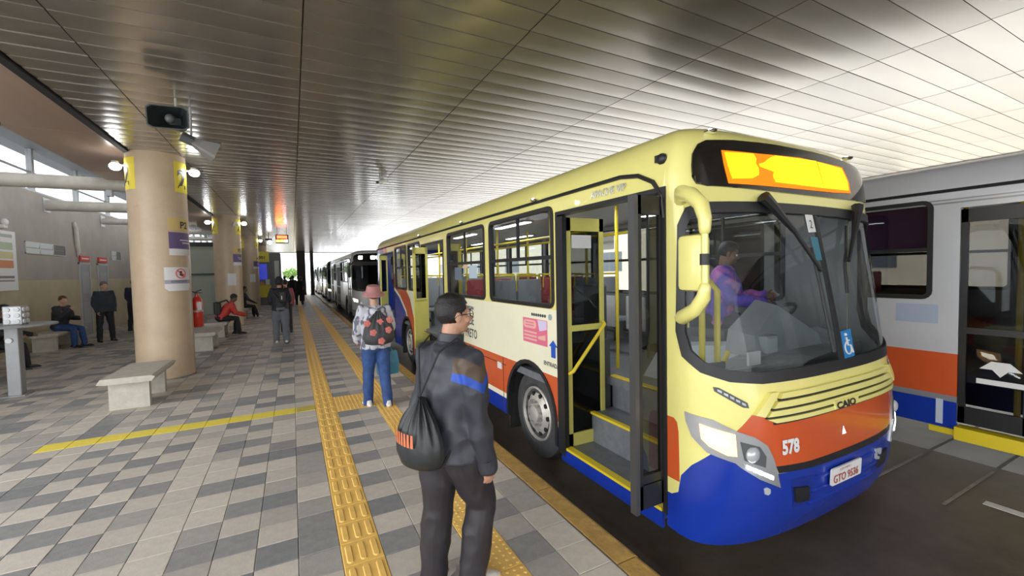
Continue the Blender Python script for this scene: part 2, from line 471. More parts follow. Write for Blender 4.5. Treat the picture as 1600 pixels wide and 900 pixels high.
m_joint = mat('joint_strip', (0.30, 0.28, 0.26), 0.35, 0.7)
# fascia around the canopy and the second soffit on its left
m_soff = mat('soffit_tan', (0.50, 0.36, 0.28), 0.28, 0.45, var=0.08, scale=2, stretch=(1, 0.1, 1))
fas = struct(MB().box((-2.56, -9.0, ZC - 0.03), (-2.47, 47, ZC + 0.25)).build('trim_2', m_black))
sof = struct(MB().box((-3.68, -9.0, ZC + 0.05), (-2.56, 47, ZC + 0.3)).build('trim_3', m_black))
sp_ = MB().box((-0.555, -1.485, 0), (0.555, 1.485, 0.04)).mesh('soffit_panel', m_soff)
for k in range(18):
    o = link('soffit_panel', sp_, sof); o.location = (-3.12, -7.5 + k * 2.98, ZC + 0.01)
m_end = mat('canopy_edge', (0.30, 0.28, 0.26), 0.5)
struct(MB().box((-3.7, 47, ZC - 0.05), (13.75, 47.2, ZC + 0.7)).build('trim_4', m_end))
struct(MB().box((13.5, -9.0, ZC - 0.02), (13.75, 47.2, ZC + 0.6)).build('trim_5', m_end))
struct(MB().box((-3.7, -9.2, ZC - 0.02), (13.7, -9.0, ZC + 0.6)).build('trim_6', m_end))

# building on the left -------------------------------------------------------
m_wall = mat('grey_plaster', (0.34, 0.315, 0.28), 0.85, var=0.10, scale=1.5, bump=0.1, bscale=30)
m_dado = mat('cream_plaster', (0.44, 0.38, 0.26), 0.8, var=0.12, scale=1.2, bump=0.1, bscale=30)
m_steel = mat('painted_steel', (0.42, 0.43, 0.43), 0.45, 0.3, var=0.12, scale=4)
m_pipe = mat('cream_pipe', (0.55, 0.52, 0.46), 0.5, var=0.15, scale=3)
m_frame = mat('grey_window_frame', (0.45, 0.45, 0.44), 0.5)
m_pane = mat('frosted_pane', (0.62, 0.66, 0.68), 0.25)
wl = struct(MB().box((XW - 0.25, 7, 0), (XW, 62, 4.28)).build('wall_left', m_wall))
struct(MB().box((XW, 7, 0), (XW + 0.012, 62, 1.86)).build('baseboard_left', m_dado))
struct(MB().box((XW - 0.6, 1, 5.5), (-3.3, 62, 5.62)).build('roof_left', mat('roof_sheet', (0.20, 0.2, 0.2), 0.7)))
cl = struct(MB().box((XW - 0.25, 5, 4.28), (XW - 0.05, 62, 4.34)).build('window_1', m_steel))
for k in range(21):
    y = 11.2 + (k - 2) * 2.75
    MB().box((XW - 0.22, y - 0.06, 4.34), (XW - 0.1, y + 0.06, 5.5)).build('window_post', m_steel, cl)
MB().box((XW - 0.17, 5, 4.36), (XW - 0.16, 62, 5.5)).build('clerestory_dimming_pane', glass('clerestory_dimming_glass', (0.67, 0.68, 0.69), ior=1.15), cl)  # tinted panes added to cut the light entering over the left wall
MB().cyl((XW - 0.16, 5, 4.86), (XW - 0.16, 62, 4.86), 0.03).build('window_rail', m_steel, cl)
for k, y in enumerate([12.95, 17.0, 21.05, 25.1, 29.2]):
    t = thing('roof_beam', 'round beam from the left wall to the tan soffit, %s from the camera' % ['nearest', 'second', 'third', 'fourth', 'fifth', 'sixth'][k], 'beam', (XW + 0.0, y, 4.0), 0, 'round beams between wall and canopy')
    r = 0.15 if k < 2 else 0.11
    MB().cyl((0, 0, 0), (2.85, 0, 0.02), r, n=20).build('pipe', m_pipe, t, smooth=True, sharp=40)
    MB().box((2.5, -0.07, -0.25), (2.6, 0.07, 0.1)).box((2.42, -0.09, -0.09), (2.68, 0.09, 0.14)).build('bracket', m_steel, t)
    MB().box((-0.01, -0.2, -0.2), (0.02, 0.2, 0.2)).build('end_plate', m_steel, t)
def strip_window(n, ya, yb, za, zb, cells_):
    w = MB(); X = XW + 0.02
    w.box((XW - 0.04, ya, za), (X, yb, za + 0.03)).box((XW - 0.04, ya, zb - 0.03), (X, yb, zb)).box((XW - 0.04, ya, za), (X, ya + 0.03, zb)).box((XW - 0.04, yb - 0.03, za), (X, yb, zb))
    f = struct(w.build('window_%d' % n, m_frame))
    for k in range(cells_):
        a = ya + (yb - ya) * k / cells_; b = ya + (yb - ya) * (k + 1) / cells_
        MB().box((XW - 0.03, b - 0.025, za), (X, b + 0.025, zb)).build('mullion', m_frame, f)
        for q in range(2):
            z0 = za + (zb - za) * q / 2
            mp = m_pane if k < cells_ - 1 or cells_ < 2 else mat('dark_pane', (0.14, 0.14, 0.14), 0.3)
            o = MB().box((-0.004, -(b - a) / 2 + 0.02, -(zb - za) / 4 + 0.01), (0.004, (b - a) / 2 - 0.02, (zb - za) / 4 - 0.01)).build('pane', mp, f)
            o.location = (XW + 0.012, (a + b) / 2, z0 + (zb - za) / 4); o.rotation_euler = (0, radians(6), 0)
strip_window(2, 15.75, 17.95, 2.57, 2.90, 3)
strip_window(3, 21.7, 22.7, 2.58, 2.94, 2)
strip_window(4, 24.0, 24.9, 2.58, 2.94, 2)
m_door = mat('grey_door', (0.30, 0.31, 0.33), 0.5, var=0.1)
m_red = mat('sign_red', (0.62, 0.06, 0.05), 0.5)
m_offwhite = mat('off_white', (0.75, 0.74, 0.70), 0.6)
for n, (ya, yb) in enumerate([(18.85, 19.6), (20.35, 21.15)]):
    d = struct(MB().box((XW, ya - 0.06, 0), (XW + 0.035, ya, 2.42)).box((XW, yb, 0), (XW + 0.035, yb + 0.06, 2.42)).box((XW, ya - 0.06, 2.36), (XW + 0.035, yb + 0.06, 2.42)).build('door_%d' % (n + 1), m_frame))
    MB().box((XW + 0.0, ya, 0.01), (XW + 0.022, yb, 2.36)).build('door_leaf', m_door, d)
    for zz in (0.4, 1.4): MB().box((XW + 0.022, ya + 0.1, zz), (XW + 0.03, yb - 0.1, zz + 0.7)).build('door_panel', mat('door_panel', (0.36, 0.37, 0.39), 0.5), d)
    MB().ball((XW + 0.06, yb - 0.09, 1.02), 0.035).build('door_handle', m_steel, d)
    s_ = MB().box((XW + 0.012, ya + 0.02, 2.46), (XW + 0.05, yb - 0.02, 2.64)).build('door_sign', m_red); tag(s_, 'small red sign above the %s grey door in the left wall' % ['nearer', 'farther'][n], 'sign', 'red signs over the doors')
    MB().box((XW + 0.05, ya + 0.1, 2.53), (XW + 0.054, yb - 0.1, 2.57)).build('sign_line', m_offwhite, s_)
# green booth wall and second wing seen between the columns
m_green = mat('pale_green_wall', (0.48, 0.52, 0.44), 0.8, var=0.06, scale=1)
gb = struct(MB().box((XW, 25.5, 0), (-3.15, 30, 3.35)).build('wall_back', m_green))
MB().box((XW, 25.4, 1.95), (-3.1, 25.5, 2.03)).build('wall_rail', mat('dark_green_rail', (0.05, 0.09, 0.07), 0.5), gb)
MB().box((-3.6, 25.43, 0), (-3.28, 25.5, 1.55)).build('wall_panel', mat('mint_panel', (0.40, 0.47, 0.40), 0.6), gb)
MB().box((XW, 25.3, 3.35), (-3.0, 30, 3.55)).build('wall_cap', mat('dark_cap', (0.06, 0.06, 0.06), 0.7), gb)

ht = MB().prism([(-3.66, 5.5), (-3.30, 5.5), (-3.38, 7.9), (-3.60, 8.75), (-3.66, 8.9)], 'z', ZC - .012, ZC + .02).build('soffit_dark_panel', mat('soffit_dark', (0.05, 0.055, 0.06), .4), sof)  # flat dark panel laid on the soffit's outer edge

fb = struct(MB().box((27, -40, ZR), (34, 110, 9.0)).build('added_wall_right', mat('cream_facade', (0.66, 0.60, 0.48), 0.8, var=0.08, scale=.4)))  # facade added to tone down the ceiling's reflections on the right
for k in range(12):
    for z in (1.6, 5.0):
        MB().box((26.95, -30 + k * 10, z), (27.02, -26 + k * 10, z + 1.8)).build('window', mat('facade_glass', (0.12, 0.14, 0.16), 0.2), fb)
# ================================================================== BUSES
# every bus is laid out in the frame of the yellow bus (side x 2.35..4.85, front at y 1.6) and then moved
BO = V((3.6, 1.62, ZR)); BA = 1.25; BN = 3.0; YR = 13.55
def lerp(x, xs, ys):
    if x <= xs[0]: return ys[0]
    for i in range(1, len(xs)):
        if x <= xs[i]: return ys[i - 1] + (ys[i] - ys[i - 1]) * (x - xs[i - 1]) / (xs[i] - xs[i - 1])
    return ys[-1]
def y0f(z): return lerp(z, [-.10, .1, .25, .5, .8, 1.0, 2.4, 2.6, 2.7, 2.76, 2.82, 2.87, 2.91, 2.935, 2.95], [1.74, 1.645, 1.61, 1.60, 1.62, 1.65, 1.90, 1.94, 1.965, 1.99, 2.035, 2.11, 2.22, 2.38, 2.7])
def dlt(z): return lerp(z, [2.55, 2.65, 2.72, 2.79, 2.85, 2.89, 2.92, 2.94, 2.95], [0, .02, .05, .10, .18, .29, .46, .75, 1.1])
def seam(z): return max(2.16, y0f(z) + 0.2)
_T = [pi / 2 * k / 800 for k in range(801)]
_XI = [sin(t) ** (2 / BN) for t in _T]; _YY = [.5 * (1 - max(0, cos(t)) ** (2 / BN)) for t in _T]
_S = [0.0]
for k in range(800): _S.append(_S[-1] + hypot((_XI[k + 1] - _XI[k]) * BA, _YY[k + 1] - _YY[k]))
QM = _S[-1]
import bisect
def xi_of(q):
    a = min(abs(q), QM); i = min(max(bisect.bisect_left(_S, a), 1), 800)
    f = (a - _S[i - 1]) / (_S[i] - _S[i - 1]); x = _XI[i - 1] + (_XI[i] - _XI[i - 1]) * f; y = _YY[i - 1] + (_YY[i] - _YY[i - 1]) * f
    return (x if q >= 0 else -x), y / .5
def front(q, z):
    xi, yy = xi_of(q)
    return V((3.6 + (BA - dlt(z)) * xi, y0f(z) + (seam(z) - y0f(z)) * yy, z))
def left(u, v): return V((2.35 + dlt(v), u, v))
def right(u, v): return V((4.85 - dlt(v), u, v))
def rear(u, v): return V((u, YR, v))
fo = lambda p: (p.x - 3.6, p.y - 4.5, 0)
lo = lambda p: (-1, 0, 0)
ro = lambda p: (1, 0, 0)

m_rubber = mat('black_rubber', (0.018, 0.018, 0.02), 0.45)
m_tyre = mat('tyre_rubber', (0.055, 0.056, 0.06), 0.7, var=0.25, scale=8)
m_hubm = mat('wheel_steel', (0.58, 0.55, 0.50), 0.4, 0.35, var=0.2, scale=9, dirt=((0.25, 0.2, 0.16), 7, 0.6))
m_under = mat('underbody', (0.02, 0.02, 0.02), 0.8)
m_glass = glass('tinted_window', (0.80, 0.82, 0.82)); m_wind = glass('windscreen', (0.80, 0.83, 0.83), ior=1.3); m_dglass = glass('dark_door_glass', (0.34, 0.35, 0.35))
m_rail = mat('yellow_rail', (0.80, 0.62, 0.03), 0.35)
m_chrome = mat('chrome', (0.75, 0.75, 0.75), 0.15, 1.0)
m_dgrey = mat('dark_grey_plastic', (0.09, 0.095, 0.10), 0.5)
m_grey = mat('grey_floor_sheet', (0.17, 0.18, 0.20), 0.45, var=0.2, scale=10)
m_lgrey = mat('light_grey_plastic', (0.42, 0.43, 0.44), 0.5)
m_lining = mat('cabin_lining', (0.20, 0.205, 0.21), 0.6)
m_lamp = mat('lamp_white', (1.0, 0.90, 0.72), 0.3, emit=4)
m_lampw = mat('lamp_warm', (1.0, 0.60, 0.26), 0.3, emit=.5)
m_led = mat('led_white', (0.9, 0.95, 1.0), 0.3, emit=4)
m_lens = mat('lens_grey', (0.55, 0.58, 0.60), 0.12, 0.2)
m_silver = mat('silver_bezel', (0.42, 0.43, 0.44), 0.35, 0.5)

def mbo(mb, name, m, parent, smooth=False, sharp=40): return mb.build(name, m, parent, BO, smooth, sharp)

def wheel(parent, x, y, sgn, z=0.205 + 0.0, r=0.5, w=0.28):
    """sgn -1: outer face towards -x"""
    zc = ZR + r
    M = Matrix.Translation(V((x, y, zc)) - BO) @ Matrix.Rotation(sgn * pi / 2, 4, 'Y')
    t = MB().lathe([(0.30, -w), (r - 0.04, -w), (r, -w + 0.05), (r, -0.05), (r - 0.015, -0.02), (r - 0.06, 0.0), (0.34, 0.01), (0.30, -0.02)], 40, M).build('tyre', m_tyre, parent, smooth=True, sharp=35)
    h = MB().lathe([(0.001, -0.06), (0.305, -0.06), (0.305, 0.0), (0.29, 0.012), (0.275, -0.03), (0.255, -0.035), (0.20, 0.0), (0.165, 0.02), (0.155, -0.015), (0.10, -0.02), (0.09, 0.035), (0.06, 0.045), (0.001, 0.045)], 36, M).build('wheel_rim', m_hubm, t, smooth=True, sharp=30)
    for k in range(10):
        a = 2 * pi * k / 10; c = M @ V((0.132 * cos(a), 0.132 * sin(a), -0.02)); c2 = M @ V((0.132 * cos(a), 0.132 * sin(a), 0.03)); MB().cyl(c, c2, 0.015, n=6).build('wheel_nut', m_silver, t)
        c = M @ V((0.222 * cos(a + .3), 0.222 * sin(a + .3), -0.03)); c2 = M @ V((0.222 * cos(a + .3), 0.222 * sin(a + .3), 0.0)); MB().cyl(c, c2, 0.026, n=10).build('rim_hole', m_black, t)
    return t

def window(parent, fn, of, ya, yb, za, zb, gl, split=True, bar=1.98):
    o1 = rrect(ya, yb, za, zb, 0.09); o2 = shrink(o1, 0.045)
    f = patches(o1, [o2], fn, of, [('window', m_rubber, None)], parent, 0.012, 0.06, None, BO, False)[0]
    xs = fn((ya + yb) / 2, bar).x; s = 1 if of(None)[0] > 0 else -1
    def slab(u0, u1, v0, v1, d0, d1): return MB().box((xs + s * d0, u0, v0), (xs + s * d1, u1, v1))
    if split:
        mbo(slab(ya + .04, yb - .04, bar - .02, bar + .02, -.03, .008), 'window_bar', m_rubber, f)
        mbo(slab((ya + yb) / 2 - .012, (ya + yb) / 2 + .012, bar, zb - .03, -.03, .004), 'window_bar', m_rubber, f)
    patches(shrink(o1, 0.03), [], fn, of, [('window_pane', gl, None)], f, -0.012, 0.006, None, BO, False)
    return f

def arch_poly(yc, r, bot=-.02):
    n = 18; pts = []
    for k in range(n + 1):
        a = pi * k / n; pts.append((yc + r * cos(a), 0.24 + (r + .02) * sin(a)))
    return [(yc + r, bot)] + pts + [(yc - r, bot)]

SWEEP = [(9.72, 0.0), (9.70, .45), (10.05, .92), (10.65, 1.24), (11.25, 1.42), (11.9, 1.55), (12.35, 1.95), (12.55, 2.62), (13.7, 2.62), (13.7, 0.0)]
def sweep_off(d): return [(y - d * (1.0 if z < 1.3 else .9), z + (d * .75 if 0.3 < z < 2 else 0)) for y, z in SWEEP[:8]] + SWEEP[8:]

def bus(spec):
    """spec: name, label, shift (x, y), colours, layout"""
    root = thing('city_bus', spec['label'], 'bus', BO + V((spec['dx'], spec['dy'], 0)))
    cm_, cs_, cb_, ck_ = spec['main'], spec['side'], spec['band'], spec['skirt']
    wins, doors, arches = spec['wins'], spec['doors'], spec['wheels']
    zs0, zs1, zb0, zb1 = spec.get('levels', (.04, .235, .30, .755))
    # ---- left side (the platform side) and right side
    for sidefn, of, isleft in ((left, lo, True), (right, ro, False)):
        holes = [rrect(a, b, 1.45, 2.50, 0.09) for a, b in (wins if isleft else spec['rwins'])]
        if isleft: holes += [[(a, -0.5), (b, -0.5), (b, 2.39), (a, 2.39)] for a, b in doors]
        holes += [arch_poly(y, .56, -.5) for y in arches]
        parts = []
        if spec.get('sweep'):
            parts += [('rear_blue_panel', ck_, SWEEP), ('rear_white_line', spec['line'], sweep_off(.08)), ('rear_orange_stripe', cb_, sweep_off(.46))]
        fr = seam(0.5)
        parts += [('skirt_panel', ck_, [(fr - 1, -1), (YR + 1, -1), (YR + 1, zs1), (fr - 1, zs1)]),
                  ('band_line', spec['line'], [(fr - 1, zs1), (YR + 1, zs1), (YR + 1, zb0), (fr - 1, zb0)]),
                  ('band_panel', cb_, [(fr - 1, zb0), (YR + 1, zb0), (YR + 1, zb1), (fr - 1, zb1)]),
                  ('lower_side_panel', cs_, [(fr - 1, zb1), (YR + 1, zb1), (YR + 1, 1.44), (fr - 1, 1.44)]),
                  ('upper_side_panel', cm_, None)]
        patches([(2.16, zs0), (YR, zs0), (YR, 2.6), (2.16, 2.6)], holes, sidefn, of, parts, root, 0, 0.04, None, BO, False, m_lining)
        for a, b in (wins if isleft else spec['rwins']):
            window(root, sidefn, of, a, b, 1.45, 2.50, spec.get('glass', m_glass))
        for y in arches:
            s = -1 if isleft else 1; xo = sidefn(y, .3).x
            ap = arch_poly(y, .575, zs0); ai = arch_poly(y, .53, -.5)
            patches(ap, [ai], sidefn, of, [('wheel_arch_lip', m_rubber, None)], root, 0.012, 0.05, None, BO, False)
            ring = [arch_poly(y, .55)[1:-1]]
            lin = MB(); R0 = [(xo, p[0], p[1]) for p in ring[0]]; R1 = [(xo - s * .5, p[0], p[1]) for p in ring[0]]
            lin.loft([R0, R1], False, False); lin.add([R1[0]] + R1, [tuple(range(1, len(R1) + 1))])
            lin.box((xo - s * .02, y + .54, -.13), (xo - s * .4, y + .56, .3))
            mbo(lin, 'wheel_housing', m_under, root)
            wheel(root, xo - s * .06, y - .04, s)
    # ---- rear, roof, floor
    patches([(2.35, 0.1), (4.85, 0.1), (4.85, 2.6), (2.35, 2.6)], [rrect(2.75, 4.45, 1.5, 2.4, .1)], rear, lambda p: (0, 1, 0),
            [('rear_panel', ck_ if spec.get('sweep') else cm_, None)], root, 0, .04, None, BO, False)
    patches(rrect(2.75, 4.45, 1.5, 2.4, .1), [], rear, lambda p: (0, 1, 0), [('rear_window', spec.get('glass', m_glass), None)], root, -.01, .008, None, BO, False)
    zl = [2.6, 2.63, 2.66, 2.69, 2.72, 2.755, 2.79, 2.82, 2.85, 2.87, 2.89, 2.905, 2.92, 2.93, 2.94, 2.946, 2.95]
    qs = [-QM + 2 * QM * k / 44 for k in range(45)]
    rings = []
    for z in zl:
        rings.append([V((2.35 + dlt(z), YR - dlt(z) * .4, z)), V((2.35 + dlt(z), 8, z))] + [front(q, z) for q in qs] + [V((4.85 - dlt(z), 8, z)), V((4.85 - dlt(z), YR - dlt(z) * .4, z))])
    rf = MB().loft(rings, False, True); n = len(rings[-1]); o_ = (len(zl) - 1) * n
    half = n // 2
    for j in range(half): rf.f.append((o_ + j, o_ + j + 1, o_ + n - 2 - j, o_ + n - 1 - j)) if o_ + j + 1 < o_ + n - 2 - j else None
    rf.mi += [0] * (len(rf.f) - len(rf.mi))
    mbo(rf, 'roof', cm_, root, True, 50)
    mbo(MB().box((2.39, 3.72, .62), (4.81, YR - .05, .70)).box((2.95, 1.98, .62), (4.81, 3.72, .70)), 'cabin_floor', m_grey, root)
    if not spec.get('high'): mbo(MB().box((2.5, 4.8, .0), (4.7, YR - .3, .615)), 'underbody', m_under, root)
    mbo(MB().box((2.42, 2.5, 2.56), (4.78, YR - .1, 2.6)), 'cabin_ceiling', m_lgrey, root)
    mbo(MB().box((3.2, 3.0, .2), (3.35, YR - .3, .615)).box((3.85, 3.0, .2), (4.0, YR - .3, .615)), 'chassis', m_under, root)
    # gutter line along the roof edge
    g = [left(y, 2.575) + V((-.006, 0, 0)) for y in (YR, 8, 3.2, 2.62)] + [left(2.42, 2.545) + V((-.006, 0, 0)), left(2.27, 2.47) + V((-.006, 0, 0)), left(2.19, 2.36) + V((-.006, 0, 0)), left(2.17, 2.2) + V((-.006, 0, 0))]
    mbo(MB().tube(g, .017, 8), 'roof_gutter', m_rubber, root)
    # ---- front face
    wo = spec['ws']
    parts = [(a, b, c) for a, b, c in spec['front_parts']]
    patches([(-QM, -.02), (-1.3, -.04), (0, -.05), (1.3, -.04), (QM, -.02), (QM, 2.6), (-QM, 2.6)], [wo], front, fo, parts, root, 0, .03, .07, BO, True, m_lining)
    patches([(p[0], p[1]) for p in shrink(wo, -.02)], [shrink(wo, .055)], front, fo, [('windscreen_seal', m_rubber, None)], root, .010, .05, .06, BO)
    patches(shrink(wo, .03), [], front, fo, [('windscreen', m_wind, None)], root, -.006, .006, .07, BO)
    return root

def P(root, poly, name, m, off, thick=.012, holes=(), sp=.05, fn=front, of=fo):
    return patches(poly, list(holes), fn, of, [(name, m, None)], root, off, thick, sp, BO)[0]
def mir(poly): return [(-q, z) for q, z in poly][::-1]
# ------------------------------------------------------------------ the yellow bus
m_by = mat('bus_yellow', (0.87, 0.805, 0.27), 0.25, coat=0.4, var=0.03, scale=3)
m_bc = mat('bus_cream', (0.94, 0.91, 0.69), 0.3, coat=0.3, var=0.03, scale=3)
m_bo = mat('bus_orange', (0.64, 0.105, 0.028), 0.25, coat=0.4, var=0.05, scale=3)
m_bb = mat('bus_blue', (0.011, 0.042, 0.37), 0.25, coat=0.4, var=0.08, scale=3)
m_leafy = mat('door_yellow', (0.70, 0.65, 0.17), 0.35, var=0.05)
WS = [(-1.345, 2.13), (-1.27, 2.235), (-1.123, 2.268), (-.6, 2.285), (0, 2.29), (.6, 2.285), (1.123, 2.268), (1.27, 2.235), (1.345, 2.13), (1.375, 1.78), (1.40, 1.41), (1.36, 1.25), (1.25, 1.16), (1.08, 1.105), (.85, 1.08), (.3, 1.075), (-.3, 1.075), (-.85, 1.08), (-1.08, 1.105), (-1.25, 1.16), (-1.36, 1.25), (-1.40, 1.41), (-1.375, 1.78)]
HOODL = [(-.957, .866), (-1.073, .761), (-1.029, .74), (-.921, .695), (-.856, .642), (-.793, .512), (-.473, .497), (0, .494)]
HOODT = [(0, .785), (-.35, .787), (-.772, .80), (-.876, .855)]
HOOD = HOODL + [(-q, z) for q, z in HOODL[-2::-1]] + [(-q, z) for q, z in HOODT[::-1]][:-1] + HOODT
GAPP = [(-.80, .52), (-.473, .505), (0, .50), (.473, .505), (.80, .52), (.775, .462), (.42, .443), (0, .437), (-.42, .443), (-.775, .462)]
BLUE = [(-2, -1), (-2, .215), (-1.48, .235), (-1.43, .27), (-1.41, .40), (-1.34, .50), (-1.219, .61), (-.78, .46), (-.42, .45), (0, .445), (.42, .45), (.78, .46), (1.219, .61), (1.34, .50), (1.41, .40), (1.43, .27), (1.48, .235), (2, .215), (2, -1)]
REDB = [(-2, .36), (-1.42, .345), (-1.425, .70), (-1.435, .765), (-1.46, .79), (-2, .80)]
ybus = bus(dict(label='yellow city bus with orange and blue bands, doors open, number 578 on its front', dx=0, dy=0, main=m_by, side=m_bc, band=m_bo, skirt=m_bb, line=m_bc,
    wins=[(3.60, 5.17), (5.32, 6.90), (8.62, 9.66), (9.80, 11.04)], rwins=[(2.75, 4.3), (4.4, 6.0), (6.1, 7.7), (7.8, 9.4), (9.5, 11.1), (11.2, 12.8)], doors=[(2.19, 3.52), (7.14, 8.50), (11.25, 12.95)], wheels=[4.15, 9.95], sweep=True, ws=WS,
    front_parts=[('hood_panel', m_bo, HOOD), ('hood_gap', m_rubber, GAPP), ('front_bumper', m_bb, BLUE), ('corner_reflector', m_bo, REDB), ('corner_reflector', m_bo, mir(REDB)), ('front_panel', m_by, None)]))
R = ybus
# destination sign
SIGN = [(-1.20, 2.46), (-1.19, 2.62), (-1.15, 2.69), (-1.07, 2.725), (-.8, 2.75), (-.27, 2.772), (.27, 2.772), (.8, 2.75), (1.07, 2.725), (1.15, 2.69), (1.19, 2.62), (1.20, 2.46), (1.17, 2.415), (1.08, 2.40), (0.4, 2.39), (-.4, 2.39), (-1.08, 2.40), (-1.17, 2.415)]
m_signb = mat('sign_glass_black', (0.012, 0.010, 0.008), 0.08)
sg = P(R, SIGN, 'destination_sign', m_signb, .012, .04)
m_ledo = mat('led_amber_dim', (1.0, 0.24, 0.0), 0.5, emit=.15); m_ledy = mat('led_amber', (1.0, 0.60, 0.005), 0.5, emit=.36)
P(sg, [(-.93, 2.655), (-.55, 2.665), (0, 2.69), (.66, 2.675), (.70, 2.55), (.69, 2.45), (.4, 2.435), (-.3, 2.425), (-.9, 2.42)], 'sign_glow', m_ledo, .017, .004)
P(sg, [(-.905, 2.64), (-.61, 2.655), (-.585, 2.62), (-.60, 2.585), (-.575, 2.55), (-.585, 2.50), (-.66, 2.47), (-.86, 2.455)], 'sign_digits', m_ledy, .021, .004)
P(sg, [(-.50, 2.60), (-.42, 2.645), (-.34, 2.67), (.22, 2.685), (.23, 2.46), (-.40, 2.46), (-.42, 2.50), (-.40, 2.54), (-.55, 2.565), (-.56, 2.585)], 'sign_digits', m_ledy, .021, .004)
P(sg, [(.245, 2.68), (.62, 2.66), (.665, 2.55), (.65, 2.47), (.245, 2.46)], 'sign_digits', m_ledy, .021, .004)
# windscreen: centre seal, wipers, stickers
P(R, [(.045, 2.24), (.085, 2.24), (.095, 1.5), (.09, 1.10), (.04, 1.10), (.055, 1.5)], 'centre_seal', m_rubber, .006, .02)
def wiper(pts, arm):
    w = mbo(MB().tube([front(q, z) + V((0, -.05, 0)) for q, z in arm], [.045, .035, .016, .012], 8), 'wiper', m_rubber, R)
    mbo(MB().tube([front(q, z) + V((0, -.025, 0)) for q, z in pts], .012, 6), 'wiper_blade', m_rubber, w)
wiper([(-.12, 1.98), (-.09, 1.7), (-.085, 1.42), (-.075, 1.2)], [(-.63, 2.335), (-.54, 2.27), (-.33, 2.08), (-.09, 1.80)])
wiper([(.46, 2.16), (.38, 1.95), (.32, 1.86), (.27, 1.62)], [(.68, 2.335), (.64, 2.26), (.48, 2.05), (.33, 1.87)])
m_bst = mat('sticker_blue', (0.02, 0.22, 0.55), 0.4); m_wst = mat('sticker_white', (0.78, 0.78, 0.76), 0.4)
s_ = P(R, [(.11, 1.33), (.26, 1.34), (.25, 1.135), (.10, 1.13)], 'wheelchair_sticker', m_bst, .003, .003)
# wheelchair pictogram
def fr(q, z, d=.008): p = front(q, z); return p + V((0, -d, 0))
c0 = (.165, 1.205)
mbo(MB().tube([fr(c0[0] + .045 * cos(a), c0[1] + .045 * sin(a)) for a in [radians(100 + 260 * k / 12) for k in range(13)]], .006, 5)
    .tube([fr(.163, 1.285), fr(.168, 1.225), fr(.205, 1.222), fr(.225, 1.165)], .007, 5).tube([fr(.165, 1.262), fr(.20, 1.258)], .006, 5).ball(fr(.16, 1.305), .012), 'pictogram', m_wst, s_)
s_ = P(R, [(-.075, 2.235), (.025, 2.238), (.032, 2.10), (-.068, 2.095)], 'notice_sticker', m_wst, .003, .003)
text_map('notice_number', '2', .09, lambda x, y: front(-.045 + x, 2.13 + y) + V((0, -.006, 0)) - BO, m_dgrey, s_)
P(R, [(-.055, 2.06), (.038, 2.06), (.045, 1.88), (-.048, 1.88)], 'blue_sticker', mat('sticker_teal', (0.05, 0.20, 0.28), 0.4), .003, .003)
# headlamps on both corners
BEZ = [(-1.375, .86), (-1.206, .835), (-1.066, .765), (-.948, .72), (-.863, .66), (-.822, .573), (-.762, .365), (-.93, .446), (-1.051, .526), (-1.088, .559), (-1.248, .614), (-1.335, .703), (-1.37, .80)]
for f_ in (lambda p: p, mir):
    L = (f_ is not mir)
    hl = P(R, f_(BEZ), 'headlamp', m_silver, .010, .03)
    P(hl, f_([(-1.285, .80), (-1.083, .748), (-1.078, .605), (-1.134, .61), (-1.235, .66), (-1.277, .705)]), 'lamp_bowl', m_lampw, .018, .01)
    P(hl, f_([(-1.255, .765), (-1.15, .735), (-1.125, .675), (-1.19, .685), (-1.245, .72)]), 'lamp_bulb', m_lamp, .022, .006)
    b_ = P(hl, f_([(-1.052, .70), (-.925, .66), (-.882, .593), (-.892, .522), (-1.03, .577)]), 'lamp_lens', m_dgrey, .016, .01)
    c = front(-.962 if L else .962, .612)
    mbo(MB().ball(c + V((-.012 if L else .012, -.002, 0)), (.06, .035, .055)), 'lens_dome', m_lens, hl, True)
    drl = [(-1.044, .555), (-1.012, .55), (-.824, .462), (-.831, .428), (-1.026, .53)]
    P(hl, f_(drl), 'day_lamp', m_lens, .018, .01)
    for k in range(5):
        t = (k + .5) / 5; q = -1.028 + .195 * t; z = .541 - .094 * t
        P(hl, f_([(q - .014, z + .015), (q + .014, z + .003), (q + .012, z - .017), (q - .014, z - .006)]), 'day_led', m_led, .023, .004)
    i_ = P(R, f_([(-1.19, 1.052), (-1.154, 1.047), (-.982, .947), (-.975, .912), (-1.013, .918), (-1.185, 1.024)]), 'indicator', m_dgrey, .008, .02)
    for k in range(5):
        t = (k + .5) / 5; q = -1.172 + .18 * t; z = 1.035 - .107 * t
        P(i_, f_([(q - .013, z + .016), (q + .012, z + .004), (q + .012, z - .012), (q - .013, z + .001)]), 'indicator_led', m_lens, .014, .005)
    P(R, f_([(-.89, .373), (-.865, .38), (-.844, .367), (-.842, .338), (-.86, .328), (-.884, .338)]), 'tow_cap', m_lens, .008, .01)
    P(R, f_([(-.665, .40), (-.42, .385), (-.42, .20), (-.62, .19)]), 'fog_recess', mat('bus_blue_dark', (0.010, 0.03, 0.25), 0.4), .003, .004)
    P(R, f_([(-.645, .345), (-.50, .325), (-.49, .225), (-.62, .24)]), 'fog_lamp', m_rubber, .02, .03)
# bumper steps
for z in (.36, .27, .18):
    mbo(MB().tube([front(q / 20, z) + V((0, -.001, 0)) for q in range(-9, 10)], .012, 6), 'bumper_rib', m_bb, R, True)
